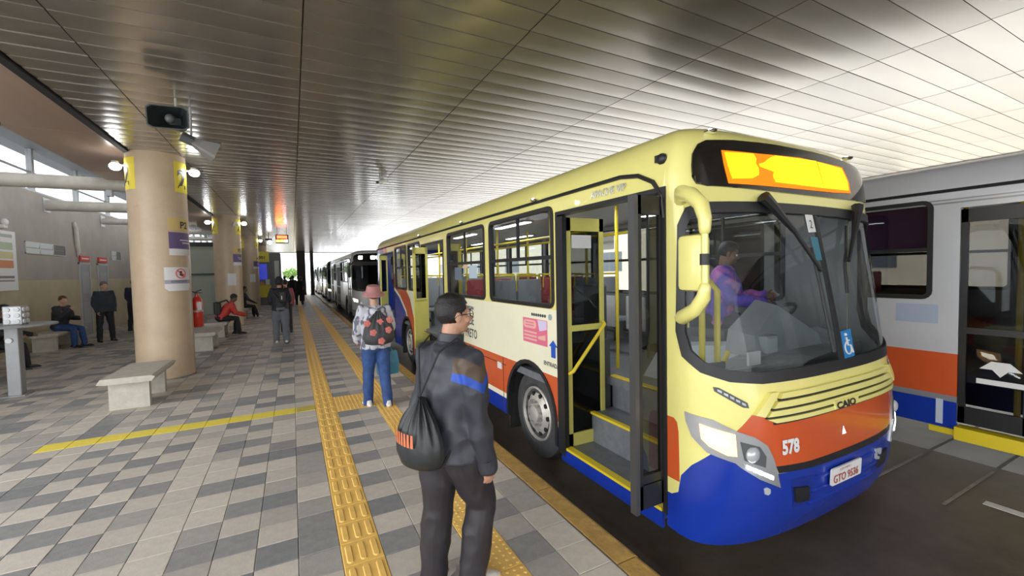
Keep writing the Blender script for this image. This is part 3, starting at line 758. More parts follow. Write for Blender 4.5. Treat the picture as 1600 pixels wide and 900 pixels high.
# louvred grille
def louvre(z0, z1, w0, w1):
    top = [(-w1 + 2 * w1 * k / 14, z1 + .02 * ((k / 7 - 1) ** 2 - 1) * -0) for k in range(15)]
    bot = [(-w0 + 2 * w0 * k / 14, z0) for k in range(15)]
    P(R, bot + top[::-1], 'grille_louvre', m_by, .03, .03)
    P(R, [(q, z0 - .016) for q, z in bot] + [(q, z + .001) for q, z in bot[::-1]], 'grille_gap', m_rubber, .006, .008)
for z0, z1, w0, w1 in ((.955, .99, .74, .72), (.898, .938, .81, .765), (.848, .882, .86, .825), (.805, .832, .80, .865)): louvre(z0, z1, w0, w1)
for f_ in (lambda p: p, mir): P(R, f_([(-.815, 1.0), (-.752, 1.0), (-.885, .85), (-.95, .868)]), 'grille_lip', m_by, .034, .04)
bd = P(R, [(-.20, .865), (.13, .865), (.11, .808), (-.20, .808)], 'maker_badge', m_by, .036, .01)
text_map('badge_letters', 'CAIO', .062, lambda x, y: front(-.185 + x, .815 + y) + V((0, -.040, 0)) - BO, mat('badge_dark', (0.10, 0.09, 0.07), 0.3, 0.6), bd, .003, 1.7)
mbo(MB().add([front(-.075, .605) + V((0, -.004, 0)), front(-.035, .605) + V((0, -.004, 0)), front(-.055, .665) + V((0, -.004, 0)), front(-.055, .615) + V((0, -.02, 0))], [(0, 1, 3), (1, 2, 3), (2, 0, 3), (0, 2, 1)]), 'hood_emblem', m_chrome, R)
text_map('fleet_number', '578', .125, lambda x, y: front(-.745 + x, .588 + y) + V((-.003, -.008, 0)) - BO, m_wst, R, .006, .84)
pl = P(R, rrect(-.262, .145, .272, .395, .015), 'number_plate', m_wst, .03, .012)
text_map('plate_letters', 'GTO 9536', .082, lambda x, y: front(-.245 + x, .288 + y) + V((0, -.034, 0)) - BO, mat('plate_red', (0.45, 0.08, 0.06), 0.5), pl, .001, .93)
text_map('plate_town', 'S.J.RIO PRETO', .022, lambda x, y: front(-.17 + x, .368 + y) + V((0, -.034, 0)) - BO, MATS['plate_red'], pl, 0, 1.1)
P(R, [(.42, .39), (.53, .375), (.54, .28), (.43, .305)], 'towing_eye', m_lens, .014, .02, [[(.45, .355), (.50, .345), (.505, .31), (.455, .325)]])
# roof lamps
def marker(p, w=.05):
    t = mbo(MB().ball(p, (w * .6, w, .018)), 'marker_lamp', m_chrome, R, True)
    mbo(MB().ball(p + V((-.012, -.012, .006)), .016), 'marker_bulb', m_led, t)
marker(V((2.33, 3.95, 2.60))); marker(V((2.33, 6.15, 2.60))); marker(V((2.33, 8.6, 2.60)))
for q in (-1.02, 1.02): marker(front(q, 2.795) + V((0, -.005, .01)), .06)
mbo(MB().ball(left(2.20, 2.62) + V((-.005, 0, 0)), (.03, .045, .04)).box((2.34, 2.17, 2.60), (2.37, 2.25, 2.65)), 'roof_vent', m_rubber, R, True)
# mirror on its arm
mm = mbo(MB().tube([(2.40, 2.075, 2.30), (2.33, 2.0, 2.345), (2.30, 1.90, 2.31), (2.29, 1.82, 2.24), (2.285, 1.79, 2.15), (2.285, 1.79, 2.08)], [.04, .055, .052, .048, .042, .036], 10, round_ends=True)
    .tube([(2.285, 1.79, 2.1), (2.285, 1.79, 1.68)], .022, 10)
    .tube([(2.285, 1.79, 1.72), (2.285, 1.80, 1.66), (2.29, 1.86, 1.58), (2.33, 2.0, 1.51), (2.40, 2.08, 1.49)], [.036, .044, .046, .05, .04], 10, round_ends=True), 'mirror_arm', m_by, R, True)
mbo(MB().bbox((2.27, 1.805, 1.69), (2.37, 2.0, 2.06), .035), 'mirror_head', m_by, R, True)
mbo(MB().cyl((2.285, 1.79, 1.86), (2.285, 1.79, 1.93), .03), 'mirror_clamp', m_rubber, mm)
for z in (2.30, 1.49): mbo(MB().box((2.385, 2.03, z - .06), (2.43, 2.13, z + .06)), 'mirror_bracket', m_by, mm)
# quarter glass beside the door pillar (dark)
# left side furniture
def lf(u, v, d=.006): return left(u, v) + V((-d, 0, 0))
for t_, size, y, z, sx in (('SÃO JOSÉ', .185, 6.42, 1.06, .82), ('DO RIO PRETO', .185, 6.70, .865, .82), ('PREFEITURA', .065, 6.12, 1.285, 1.0)):
    text_map('side_lettering', t_, size, lambda a, b, y=y, z=z: lf(y - a, z + b, .004) - BO, mat('lettering_grey', (0.06, 0.065, 0.08), 0.5), R, .002, sx)
text_map('side_lettering', 'ENTRADA', .062, lambda a, b: lf(3.83 - a, .845 + b, .004) - BO, MATS['lettering_grey'], R, .001, 1.05)
text_map('type_badge', 'APACHE VIP', .085, lambda a, b: lf(2.99 - a, 2.462 + b, .008) - BO, m_chrome, R, .0015, .95)
m_pink = mat('poster_pink', (0.78, 0.18, 0.28), 0.5); m_pinkl = mat('poster_rose', (0.85, 0.48, 0.42), 0.5); m_lil = mat('poster_lilac', (0.72, 0.62, 0.85), 0.5)
pst = P(R, [(4.27, 1.315), (3.75, 1.315), (3.75, 1.04), (4.27, 1.04)], 'side_poster', m_pink, .004, .004, sp=None, fn=left, of=lo)
PS = lambda poly, n, m, o=.007: P(pst, poly, n, m, o, .003, sp=None, fn=left, of=lo)
PS(rrect(3.97, 4.25, 1.205, 1.295, .044), 'poster_bubble', m_pinkl); PS([(3.94, 1.31), (3.755, 1.31), (3.755, 1.22), (3.9, 1.19)], 'poster_corner', m_lil)
for k in range(3): PS([(4.24, 1.17 - k * .04), (3.96, 1.17 - k * .04), (3.96, 1.15 - k * .04), (4.24, 1.15 - k * .04)], 'poster_line', m_pinkl)
for k in range(2): PS([(4.2, 1.275 - k * .03), (4.02, 1.275 - k * .03), (4.02, 1.262 - k * .03), (4.2, 1.262 - k * .03)], 'poster_line', m_pink, .010)
PS([(3.93, 1.13), (3.78, 1.16), (3.78, 1.10), (3.93, 1.10)], 'poster_shape', m_pinkl)
P(R, [(3.72, 1.06), (3.64, 1.125), (3.56, 1.06), (3.60, 1.06), (3.60, .945), (3.68, .945), (3.68, 1.06)], 'entry_arrow', mat('arrow_blue', (0.02, 0.10, 0.55), 0.4), .004, .004, sp=None, fn=left, of=lo)
for k in range(7): mbo(MB().cyl(lf(4.06 - k * .045, 1.362, 0), lf(4.06 - k * .045, 1.362, .005), .017, n=10), 'pictogram', MATS['lettering_grey'], R)
mbo(MB().cyl(lf(3.69, 1.36, 0), lf(3.69, 1.36, .006), .032, n=16), 'pictogram_disc', mat('disc_blue_grey', (0.35, 0.42, 0.48), 0.4), R)
mbo(MB().bbox((2.338, 4.86, .585), (2.352, 4.98, .67), .005), 'side_reflector', m_wst, R)
for y in (4.82, 5.95, 7.08):
    mbo(MB().box((2.346, y - .004, .05), (2.352, y + .004, .75)), 'panel_joint', mat('joint_dark', (0.12, 0.03, 0.02), 0.6), R)
mbo(MB().box((2.345, 4.75, .655), (2.353, 9.2, .665)), 'panel_joint', MATS['joint_dark'], R)
# door frames
for a, b in ((2.19, 3.52), (7.14, 8.50), (11.25, 12.95)):
    patches([(a - .035, .06), (b + .035, .06), (b + .035, 2.42), (a - .035, 2.42)], [[(a, -.2), (b, -.2), (b, 2.385), (a, 2.385)]], left, lo, [('door_frame', m_rubber, None)], R, .012, .1, None, BO, False)
# front entrance: three steps
st = mbo(MB().box((2.36, 2.22, -.02), (2.75, 3.5, .07)).box((2.70, 2.22, .07), (3.02, 3.5, .37)).box((3.0, 2.22, .37), (3.06, 3.5, .70)), 'entrance_step', m_grey, R)
for x, z, w in ((2.345, .07, .07), (2.68, .37, .05), (2.985, .70, .06)):
    mbo(MB().box((x, 2.21, z - .012), (x + w, 3.51, z + .012)), 'step_edge', m_rail, st)
mbo(MB().box((2.34, 2.2, -.06), (2.37, 3.5, .058)), 'sill_panel', m_bb, R)
for y in (2.165, 3.53): mbo(MB().box((2.37, y, .05), (3.0, y + .03, 1.1)), 'step_side', m_dgrey, R)
def leaf(p0, p1, z0, z1, m, mid, gl, grab=None, panel=False, par=R):
    """door leaf standing between two plan points"""
    a, b = V((*p0, 0)), V((*p1, 0)); d = (b - a).normalized(); n = V((-d.y, d.x, 0)) * .018; L = (b - a).length
    mb = MB()
    def bar(s0, s1, q0, q1):
        c = [a + d * s0 - n, a + d * s1 - n, a + d * s1 + n, a + d * s0 + n]
        mb.add([(p.x, p.y, q0) for p in c] + [(p.x, p.y, q1) for p in c], [(0, 3, 2, 1), (4, 5, 6, 7), (0, 1, 5, 4), (1, 2, 6, 5), (2, 3, 7, 6), (3, 0, 4, 7)])
    w = .05
    bar(0, w, z0, z1); bar(L - w, L, z0, z1); bar(0, L, z1 - .13, z1); bar(0, L, z0, z0 + .17); bar(w, L - w, mid - .03, mid + .03)
    if panel: bar(w, L - w, z0, mid)
    f = mbo(mb, 'door_leaf', m, par)
    g = MB(); n2 = n * .2
    def pane(q0, q1):
        c = [a + d * w - n2, a + d * (L - w) - n2, a + d * (L - w) + n2, a + d * w + n2]
        g.add([(p.x, p.y, q0) for p in c] + [(p.x, p.y, q1) for p in c], [(0, 3, 2, 1), (4, 5, 6, 7), (0, 1, 5, 4), (1, 2, 6, 5), (2, 3, 7, 6), (3, 0, 4, 7)])
    pane(mid + .03, z1 - .13)
    if not panel: pane(z0 + .17, mid - .03)
    mbo(g, 'door_pane', gl, f)
    if grab: mbo(MB().tube(grab, .018, 8, round_ends=True), 'grab_bar', m_rail, f, True)
    return f
l1 = leaf((2.40, 3.47), (2.86, 3.47), .03, 2.36, m_leafy, 1.26, m_dglass, [(2.40, 3.43, .82), (2.42, 3.40, .84), (2.81, 3.38, 1.29), (2.82, 3.43, 1.31)])
mbo(MB().box((2.335, 3.43, .0), (2.385, 3.53, 2.37)), 'door_post', m_rubber, l1)
mbo(MB().box((2.46, 3.448, 2.06), (2.70, 3.452, 2.19)), 'door_notice', m_wst, l1)
m_dleaf = mat('door_black', (0.02, 0.02, 0.02), 0.35)
m_sglass = glass('door_glass', (0.55, 0.55, 0.54))
l2 = leaf((2.09, 2.20), (2.37, 2.20), .14, 2.35, m_dleaf, .35, m_sglass)
mbo(MB().box((2.065, 2.17, .12), (2.10, 2.23, 2.35)), 'door_post', mat('post_grey', (0.10, 0.10, 0.105), 0.35, 0.4), l2)
mbo(MB().tube([(2.75, 2.25, .55), (3.15, 2.25, 1.15)], .02, 8), 'step_rail', m_rail, R)
# mid and rear doors: yellow leaves folded outwards
leaf((2.14, 8.40), (2.46, 8.50), .32, 2.36, m_leafy, 1.30, m_dglass, panel=True)
leaf((2.40, 7.2), (2.75, 7.4), .06, 2.36, m_leafy, 1.22, m_dglass, panel=True)
leaf((2.20, 12.3), (2.45, 12.62), .2, 2.36, m_leafy, 1.3, m_dglass, panel=True)
leaf((2.40, 11.3), (2.7, 11.5), .06, 2.36, m_leafy, 1.3, m_dglass, panel=True)
for a, b in ((7.14, 8.50), (11.25, 12.95)):
    mbo(MB().box((2.36, a, -.0), (2.8, b, .12)).box((2.75, a, .12), (3.1, b, .42)).box((3.05, a, .42), (3.1, b, .70)), 'exit_step', m_grey, R)
# cabin -----------------------------------------------------------------------
m_seat = mat('seat_grey', (0.34, 0.36, 0.40), 0.6); m_seatr = mat('seat_red', (0.38, 0.05, 0.06), 0.6)
def seat(x, y, m=m_seat):
    s = mbo(MB().bbox((x - .21, y - .2, 1.02), (x + .21, y + .22, 1.09), .03), 'passenger_seat', m, R, True)
    mbo(MB().bbox((x - .2, y + .17, 1.10), (x + .2, y + .24, 1.72), .03), 'seat_back', m, s, True)
    mbo(MB().tube([(x - .2, y + .21, 1.55), (x - .19, y + .21, 1.77), (x + .19, y + .21, 1.77), (x + .2, y + .21, 1.55)], .016, 8), 'seat_handle', m_rail, s)
    mbo(MB().box((x - .03, y - .03, .7), (x + .03, y + .03, 1.02)).box((x - .2, y - .05, 1.0), (x + .2, y + .0, 1.02)), 'seat_leg', m_dgrey, s)
for k in range(8):
    y = 5.2 + k * .92
    for x in (4.55, 4.1): seat(x, y, m_seatr if k in (1, 2) else m_seat)
    if not (6.9 < y < 8.7) and y < 11:
        for x in (2.66, 3.08): seat(x, y, m_seatr if k == 1 else m_seat)
for x, y in ((3.3, 3.75), (3.15, 4.9), (3.75, 4.9), (3.15, 6.6), (3.75, 6.6), (3.2, 8.2), (3.75, 8.2), (3.2, 10.0), (3.75, 10.0)):
    mbo(MB().cyl((x, y, .70), (x, y, 2.56), .02, n=10), 'pole', m_rail, R, True)
for x in (3.15, 3.75): mbo(MB().cyl((x, 4.0, 2.3), (x, 13, 2.3), .018, n=8), 'ceiling_rail', m_rail, R, True)
# grey partition panels opposite the door
for y0, y1 in ((4.05, 4.40), (4.62, 4.98)):
    pn = mbo(MB().bbox((4.02, y0, 1.02), (4.05, y1, 1.47), .012), 'partition_panel', mat('panel_white', (0.72, 0.73, 0.74), 0.45), R, True)
    mbo(MB().cyl((4.03, y0 - .05, 1.52), (4.03, y1 + .05, 1.52), .018, n=8).cyl((4.03, y0 - .05, .97), (4.03, y1 + .05, .97), .018, n=8).cyl((4.03, y0 - .05, .7), (4.03, y0 - .05, 2.56), .018, n=8), 'panel_frame', m_dgrey, pn, True)
mbo(MB().box((4.0, 4.60, 2.12), (4.004, 4.84, 2.37)), 'cabin_notice', m_wst, R)
# turnstile
tn = mbo(MB().bbox((3.45, 4.3, .7), (3.62, 4.6, 1.65), .03), 'turnstile', m_dgrey, R)
for k in range(3):
    a = radians(90 + 120 * k); mbo(MB().cyl((3.45, 4.45, 1.45), (3.45 - .38 * abs(cos(a * .5)), 4.45 + .3 * cos(a), 1.45 + .3 * sin(a) * .6), .015, n=8), 'turnstile_arm', m_chrome, tn)
# cockpit
mbo(MB().loft([[(2.75, 2.02, .70), (4.75, 2.02, .70), (4.75, 2.02, 1.12), (3.6, 1.86, 1.10), (2.75, 2.02, 1.08)], [(2.75, 2.30, .70), (4.75, 2.40, .70), (4.75, 2.40, 1.22), (3.6, 2.30, 1.13), (2.75, 2.25, 1.02)]]), 'dashboard', mat('dash_grey', (0.36, 0.37, 0.39), 0.5, var=0.25), R)
mbo(MB().loft([[(3.35, 2.3, .70), (4.0, 2.3, .70), (3.9, 2.32, 1.16), (3.45, 2.32, 1.16)], [(3.3, 3.35, .70), (4.0, 3.35, .70), (3.88, 3.25, 1.02), (3.45, 3.25, 1.02)]]), 'engine_cover', mat('engine_grey', (0.50, 0.53, 0.56), 0.4), R)
sw = [V((4.28 + .23 * cos(a), 2.52 + .12 * sin(a) * -1 + 0, 1.36 + .20 * sin(a) * .55)) for a in [2 * pi * k / 24 for k in range(25)]]
mbo(MB().tube(sw, .018, 8), 'steering_wheel', m_dgrey, R, True)
mbo(MB().cyl((4.28, 2.52, 1.35), (4.28, 2.3, 1.1), .04), 'steering_column', m_dgrey, R, True)
ds = mbo(MB().bbox((4.0, 2.9, 1.06), (4.5, 3.35, 1.18), .04), 'driver_seat', m_dgrey, R, True)
mbo(MB().bbox((4.02, 3.3, 1.15), (4.48, 3.42, 1.95), .05), 'seat_back', m_dgrey, ds, True)
mbo(MB().box((4.1, 3.0, .7), (4.4, 3.3, 1.08)), 'seat_base', m_dgrey, ds)
mbo(MB().tube([(2.80, 2.22, .70), (2.80, 2.22, 1.62)], .024, 10).tube([(2.95, 2.2, .70), (2.95, 2.2, 1.66), (2.93, 2.25, 1.73), (2.86, 2.5, 1.75), (2.80, 2.6, 1.68), (2.80, 2.6, .7)], .024, 10), 'entrance_rail', m_rail, R, True)
tk = mbo(MB().bbox((3.4, 2.08, 1.13), (3.55, 2.2, 1.27), .01), 'ticket_machine', m_lgrey, R)
mbo(MB().loft([[(3.32, 2.12, 1.10), (4.30, 2.12, 1.10), (4.26, 2.14, 1.22), (3.74, 2.20, 1.50), (3.36, 2.16, 1.27)], [(3.32, 2.40, 1.10), (4.30, 2.40, 1.10), (4.26, 2.40, 1.24), (3.74, 2.40, 1.54), (3.36, 2.40, 1.30)]]), 'instrument_hood', mat('hood_grey', (0.30, 0.315, 0.33), 0.45, var=.1), R)
mbo(MB().box((3.0, 1.97, 1.10), (3.14, 1.99, 1.2)), 'dash_notice', m_wst, R)

for x in (3.0, 4.2):  # glowing strips added to brighten the dark cabin
    for k in range(5):
        lt = mbo(MB().bbox((x - .07, 3.2 + k * 2.0, 2.535), (x + .07, 4.3 + k * 2.0, 2.57), .01), 'cabin_fill_lamp', mat('cabin_fill_case', (.6, .6, .6), .4), R)
        mbo(MB().box((x - .05, 3.25 + k * 2.0, 2.528), (x + .05, 4.25 + k * 2.0, 2.536)), 'fill_tube', mat('cabin_fill_light', (0.95, 0.98, 1.0), .4, emit=5), lt)
for a, b, z0, z1, m in ((5.92, 5.62, 1.75, 1.94, mat('notice_pale_blue', (0.50, 0.62, 0.72), .5)), (6.55, 6.25, 1.72, 1.92, mat('notice_slate', (0.16, 0.20, 0.27), .5)), (6.2, 5.98, 1.905, 1.94, m_pinkl)):
    P(R, [(a, z0), (b, z0), (b, z1), (a, z1)], 'window_notice', m, .0, .003, sp=None, fn=left, of=lo)
# ------------------------------------------------------------------ other buses
m_sv = mat('bus_silver', (0.60, 0.61, 0.64), 0.3, 0.1, coat=0.3, var=0.04, scale=2)
m_svd = mat('bus_silver_dark', (0.30, 0.31, 0.33), 0.3, 0.2, coat=0.3)
m_b2 = mat('bus_grey_white', (0.55, 0.56, 0.58), 0.3, coat=0.3, var=0.04)
m_gr = mat('bus_green', (0.20, 0.27, 0.16), 0.3, coat=0.3, var=0.04)
m_tint = glass('smoked_window', (0.20, 0.20, 0.22))
m_tintb = glass('clear_window', (0.55, 0.55, 0.55))
def closed_door(root, a, b, gl, zb=.10):
    n = 2 if b - a < 1.6 else 4; w = (b - a) / n
    for k in range(n):
        leaf((2.375, a + k * w + .006), (2.375, a + (k + 1) * w - .006), zb, 2.37, m_dleaf, 1.15, gl, par=root)
def seats_for(root, ys, m):
    for y in ys:
        for x in (4.5, 4.05):
            s = mbo(MB().bbox((x - .2, y - .2, .98), (x + .2, y + .2, 1.08), .03).box((x - .03, y - .03, .7), (x + .03, y + .03, 1.0)), 'passenger_seat', m, root)
            mbo(MB().bbox((x - .2, y + .15, 1.08), (x + .2, y + .22, 1.72), .03), 'seat_back', m, s)
    for y in (ys[0] - .3, ys[0] + 2.2, ys[0] + 4.5): mbo(MB().cyl((3.2, y, .7), (3.2, y, 2.56), .022, n=8), 'pole', m_rail, root)
WIN_R = [(2.75, 4.3), (4.4, 6.0), (6.1, 7.7), (7.8, 9.4), (9.5, 11.1), (11.2, 12.8)]
# the bus in the next lane
bB = bus(dict(label='silver bus with orange and blue bands in the lane behind the yellow bus, right', dx=3.65, dy=-7.58, main=m_sv, side=m_sv, band=m_bo, skirt=m_bb, line=m_svd,
    wins=[(3.6, 5.2), (5.3, 6.9), (9.50, 11.15), (11.3, 12.9)], rwins=WIN_R, doors=[(2.19, 3.52), (7.3, 9.30)], wheels=[4.3, 11.6], sweep=False, ws=WS, glass=m_tintb, levels=(.12, .40, .46, .90), high=True,
    front_parts=[('front_bumper', m_bb, BLUE), ('front_panel', m_sv, None)]))
closed_door(bB, 2.19, 3.52, m_dglass); closed_door(bB, 7.3, 9.30, m_tintb, .2)
mbo(MB().box((2.30, 7.3, .03), (2.45, 9.30, .16)), 'door_sill', m_rail, bB)
mbo(MB().box((2.325, 9.30, .06), (2.36, 9.5, .12)), 'sill_end', m_rail, bB)
P(bB, [(9.00 + (y - 8.885) * .72, .79 + (z - .70) * .72) for y, z in [(9.08, .70), (8.97, .81), (8.80, .81), (8.69, .70), (8.81, .70), (8.885, .61), (8.96, .70)][::-1]], 'door_arrow', m_wst, .012, .004, sp=None, fn=lambda u, v: left(u, v) + V((.0, 0, 0)), of=lo)
P(bB, [(9.16, .69), (8.84, .69), (8.84, .64), (9.16, .64)], 'door_arrow_bar', m_wst, .012, .004, sp=None, fn=left, of=lo)
P(bB, [(9.455, .15), (9.40, .15), (9.40, .41), (9.455, .41)], 'side_sticker', mat('sticker_pale', (0.55, 0.62, 0.72), 0.5), .004, .004, sp=None, fn=left, of=lo)
P(bB, [(9.80, 1.40), (9.45, 1.40), (9.45, 1.20), (9.80, 1.20)], 'side_sticker', mat('sticker_pale_blue', (0.40, 0.46, 0.58), 0.5), .004, .004, sp=None, fn=left, of=lo)
mbo(MB().box((2.34, 2.4, 2.44), (2.352, YR, 2.455)).box((2.34, 2.4, 2.475), (2.352, YR, 2.487)), 'side_moulding', m_svd, bB)
seats_for(bB, [5.0, 5.9, 6.8, 9.8, 10.7, 11.6, 12.5], m_seatr)
mbo(MB().box((2.42, 9.54, 1.99), (2.44, 10.2, 2.49)), 'window_curtain', mat('curtain_purple', (0.30, 0.13, 0.32), 0.8), bB)

for y in (8.95, 8.3): mbo(MB().cyl((2.62, y, .25), (2.62, y, 2.5), .024, n=10), 'door_pole', m_rail, bB)
def far_bus(label, dy, main, band, skirt, sweep=False, gl=m_tint, lit=True, dx=0.0):
    b = bus(dict(label=label, dx=dx, dy=dy, main=main, side=main, band=band, skirt=skirt, line=main, wins=[(3.60, 5.17), (5.32, 6.90), (9.5, 11.05)], rwins=WIN_R[:3], doors=[(2.19, 3.52), (7.14, 9.28), (11.25, 12.95)],
        wheels=[4.15, 10.1], sweep=sweep, ws=WS, glass=gl, front_parts=[('front_bumper', skirt, [(-2, -1), (-2, .25), (2, .25), (2, -1)]), ('front_panel', main, None)]))
    for a, c in ((2.19, 3.52), (7.14, 9.28), (11.25, 12.95)): closed_door(b, a, c, gl)
    s_ = P(b, SIGN, 'destination_sign', m_signb, .012, .04)
    for q0, q1 in ((-.95, -.78), (-.42, -.22), (-.17, .03), (.08, .28), (.36, .48), (.62, .82)):
        P(s_, rrect(q0, q1, 2.50, 2.66, .03), 'sign_digit', m_led, .018, .004)
    P(b, [(-1.3, 2.29), (1.3, 2.29), (1.25, 2.42), (-1.25, 2.42)], 'front_mask', m_rubber, .006, .02)
    for f_ in (lambda p: p, mir):
        h = P(b, f_([(-1.38, .80), (-1.0, .72), (-.85, .50), (-1.2, .56)]), 'headlamp', m_lens, .010, .03)
        if lit: P(h, f_([(-1.30, .76), (-1.08, .70), (-1.06, .60), (-1.24, .63)]), 'lamp_bulb', m_lamp, .018, .01)
        c = f_([(-.5, .70), (-.2, .70), (-.2, .80), (-.5, .80)])
        P(b, c, 'front_grille', m_dgrey, .008, .01)
    mbo(MB().tube([(2.40, 2.05, 2.30), (2.25, 1.85, 2.3), (2.24, 1.8, 2.1)], .03, 8).bbox((2.18, 1.74, 1.7), (2.30, 1.92, 2.1), .03), 'mirror_arm', m_rubber, b)
    for q in (-.3, .5): mbo(MB().tube([front(q, 1.14) + V((0, -.04, 0)), front(q * .5 + .1, 1.9) + V((0, -.03, 0))], .014, 6), 'wiper', m_rubber, b)
    for y in (3.9, 6.1, 9.4): mbo(MB().ball((2.34, y, 2.6), (.03, .05, .02)), 'marker_lamp', m_chrome, b)
    return b
far_bus('grey bus with lit headlamp waiting right behind the yellow bus', 18.1, m_b2, m_b2, m_svd)
far_bus('greenish grey bus, third in the line along the platform', 33.0, m_gr, m_b2, m_svd)
far_bus('dark bus at the far end of the line of buses', 47.5, m_svd, m_svd, m_svd, lit=False)

# ------------------------------------------------------------------ columns
m_col = mat('column_render', (0.53, 0.405, 0.28), 0.36, var=0.10, scale=3, bump=0.06, bscale=25, dirt=((0.24, 0.17, 0.10), 1.1, 0.60))
m_yp = mat('plate_yellow', (0.80, 0.66, 0.05), 0.45); m_tan = mat('plate_tan', (0.62, 0.46, 0.18), 0.5); m_pur = mat('poster_purple', (0.13, 0.09, 0.22), 0.5); m_blk = mat('lettering_black', (0.02, 0.02, 0.02), 0.5)
m_paper = mat('paper_white', (0.74, 0.74, 0.76), 0.6)
CRD = 0.435
def on_col(cx, cy, a, z, d=0.0): return V((cx + (CRD + d) * cos(a), cy + (CRD + d) * sin(a), z))
def col_patch(root, name, m, a0, a1, z0, z1, d=.004, t=.004, sp=.06, poly=None):
    poly = poly or [(radians(a0), z0), (radians(a1), z0), (radians(a1), z1), (radians(a0), z1)]
    return patches(poly, [], lambda a, z: on_col(0, 0, a, z), lambda p: (p.x, p.y, 0), [(name, m, None)], root, d, t, sp)[0]
def col_text(root, name, t, size, a0, z, m, d=.008, bold=0.0, sx=1.0):
    return text_map(name, t, size, lambda x, y: on_col(0, 0, radians(a0) + x / CRD, z + y, d), m, root, bold, sx)
def column(cx, cy, label, first=False, full=True, dark=False):
    c = thing('round_column', label, 'column', (cx, cy, 0))
    MB().lathe([(CRD, 0), (CRD, 1.5), (CRD, 3.0), (CRD, ZC + .05)], 48).build('shaft', m_col, c, smooth=True, sharp=60)
    MB().lathe([(CRD + .006, 0), (CRD + .006, .02), (CRD, .025)], 48).build('base_ring', m_grout, c)
    if full:
        for a0 in (-43, -168):
            p = col_patch(c, 'number_plate', m_yp, a0, a0 + 48, 3.42, 3.98)
            col_text(p, 'number_figure', '2', .46, a0 + 6, 3.51, m_blk, .009, .012, .85)
        p = col_patch(c, 'platform_board', m_tan, -62, -8, 2.72, 2.94); col_text(p, 'platform_letters', 'P2', .17, -37, 2.76, m_blk, .009, .004)
        q = col_patch(c, 'purple_notice', m_pur, -62, -4, 2.38, 2.68); col_patch(q, 'notice_strip', m_paper, -62, -4, 2.26, 2.38, .0045)
        for k in range(2): col_patch(q, 'notice_line', m_lil, -38 + k * 6, -8, 2.53 - k * .05, 2.55 - k * .05, .007, .003)
    if first:
        n = col_patch(c, 'ban_notice', m_paper, 0, 0, 0, 0, poly=[(radians(-74), 1.66), (radians(-66), 1.61), (radians(-20), 1.61), (radians(-13), 1.68), (radians(-13), 2.04), (radians(-74), 2.04)])
        col_patch(n, 'notice_band', mat('band_grey_violet', (0.36, 0.34, 0.42), 0.5), -74, -13, 1.74, 1.81, .007, .003)
        ring = [on_col(0, 0, radians(-40) + .085 / CRD * cos(t), 1.925 + .085 * sin(t), .008) for t in [2 * pi * k / 24 for k in range(25)]]
        MB().tube(ring, .008, 6).tube([on_col(0, 0, radians(-40) - .06 / CRD, 1.985, .008), on_col(0, 0, radians(-40) + .06 / CRD, 1.865, .008)], .008, 6).build('ban_ring', m_red, n)
        col_patch(n, 'ban_figure', m_blk, -43, -37, 1.885, 1.97, .006, .002); col_patch(n, 'ban_figure', m_blk, -39, -33, 1.87, 1.92, .006, .002)
        for k in range(2): col_patch(n, 'notice_line', m_dgrey, -62, -24, 1.765 + k * .022, 1.775 + k * .022, .009, .002)
    elif full:
        col_patch(c, 'paper_notice', m_paper, -88, -52, 1.52, 1.96)
    return c
column(-2.16, 10.03, 'nearest round tan column, by the concrete bench, with a ban notice on it', True)
column(-2.12, 19.0, 'second round column, behind the seated person in red')
column(-2.10, 28.0, 'third round column, just left of the yellow kiosk')
column(-2.10, 37.0, 'fourth round column, behind the yellow kiosk', full=False)
def lamp(cx, cy, a, lab, power):
    p = on_col(cx, cy, radians(a), 3.86, .0); t = thing('column_lamp', lab, 'lamp', p)
    d = V((cos(radians(a)), sin(radians(a)), 0))
    MB().tube([(0, 0, 0.02), d * .10 + V((0, 0, .02))], .018, 8).lathe([(.001, .09), (.05, .085), (.06, .03), (.075, -.0), (.07, -.005)], 20, Matrix.Translation(d * .13)).build('lamp_holder', m_steel, t)
    MB().ball(d * .13 + V((0, 0, -.01)), (.085, .085, .07), 16, 10).build('bulb', mat('bulb_light', (0.93, 0.97, 1.0), 0.3, emit=9), t, smooth=True)
for (cx, cy, nm), pw in (((-2.16, 10.03, 'nearest'), 1), ((-2.12, 19.0, 'second'), 1), ((-2.10, 28.0, 'third'), 1)):
    lamp(cx, cy, 5, 'bright white bulb on the right side of the %s round column' % nm, pw)
    lamp(cx, cy, -175, 'bright white bulb on the left side of the %s round column' % nm, pw)
m_dp = mat('dark_pillar_paint', (0.05, 0.045, 0.04), 0.6)
for x, y, w, lab in ((.75, 44, .36, 'wide dark square pillar at the far end of the platform'), (1.62, 43, .15, 'narrow dark square pillar at the far end beside the buses')):
    t = thing('dark_pillar', lab, 'pillar', (x, y, 0)); MB().bbox((-w, -w, 0), (w, w, ZC), .03).build('shaft', m_dp, t); MB().box((-w - .03, -w - .03, 0), (w + .03, w + .03, .12)).build('plinth', m_dp, t)

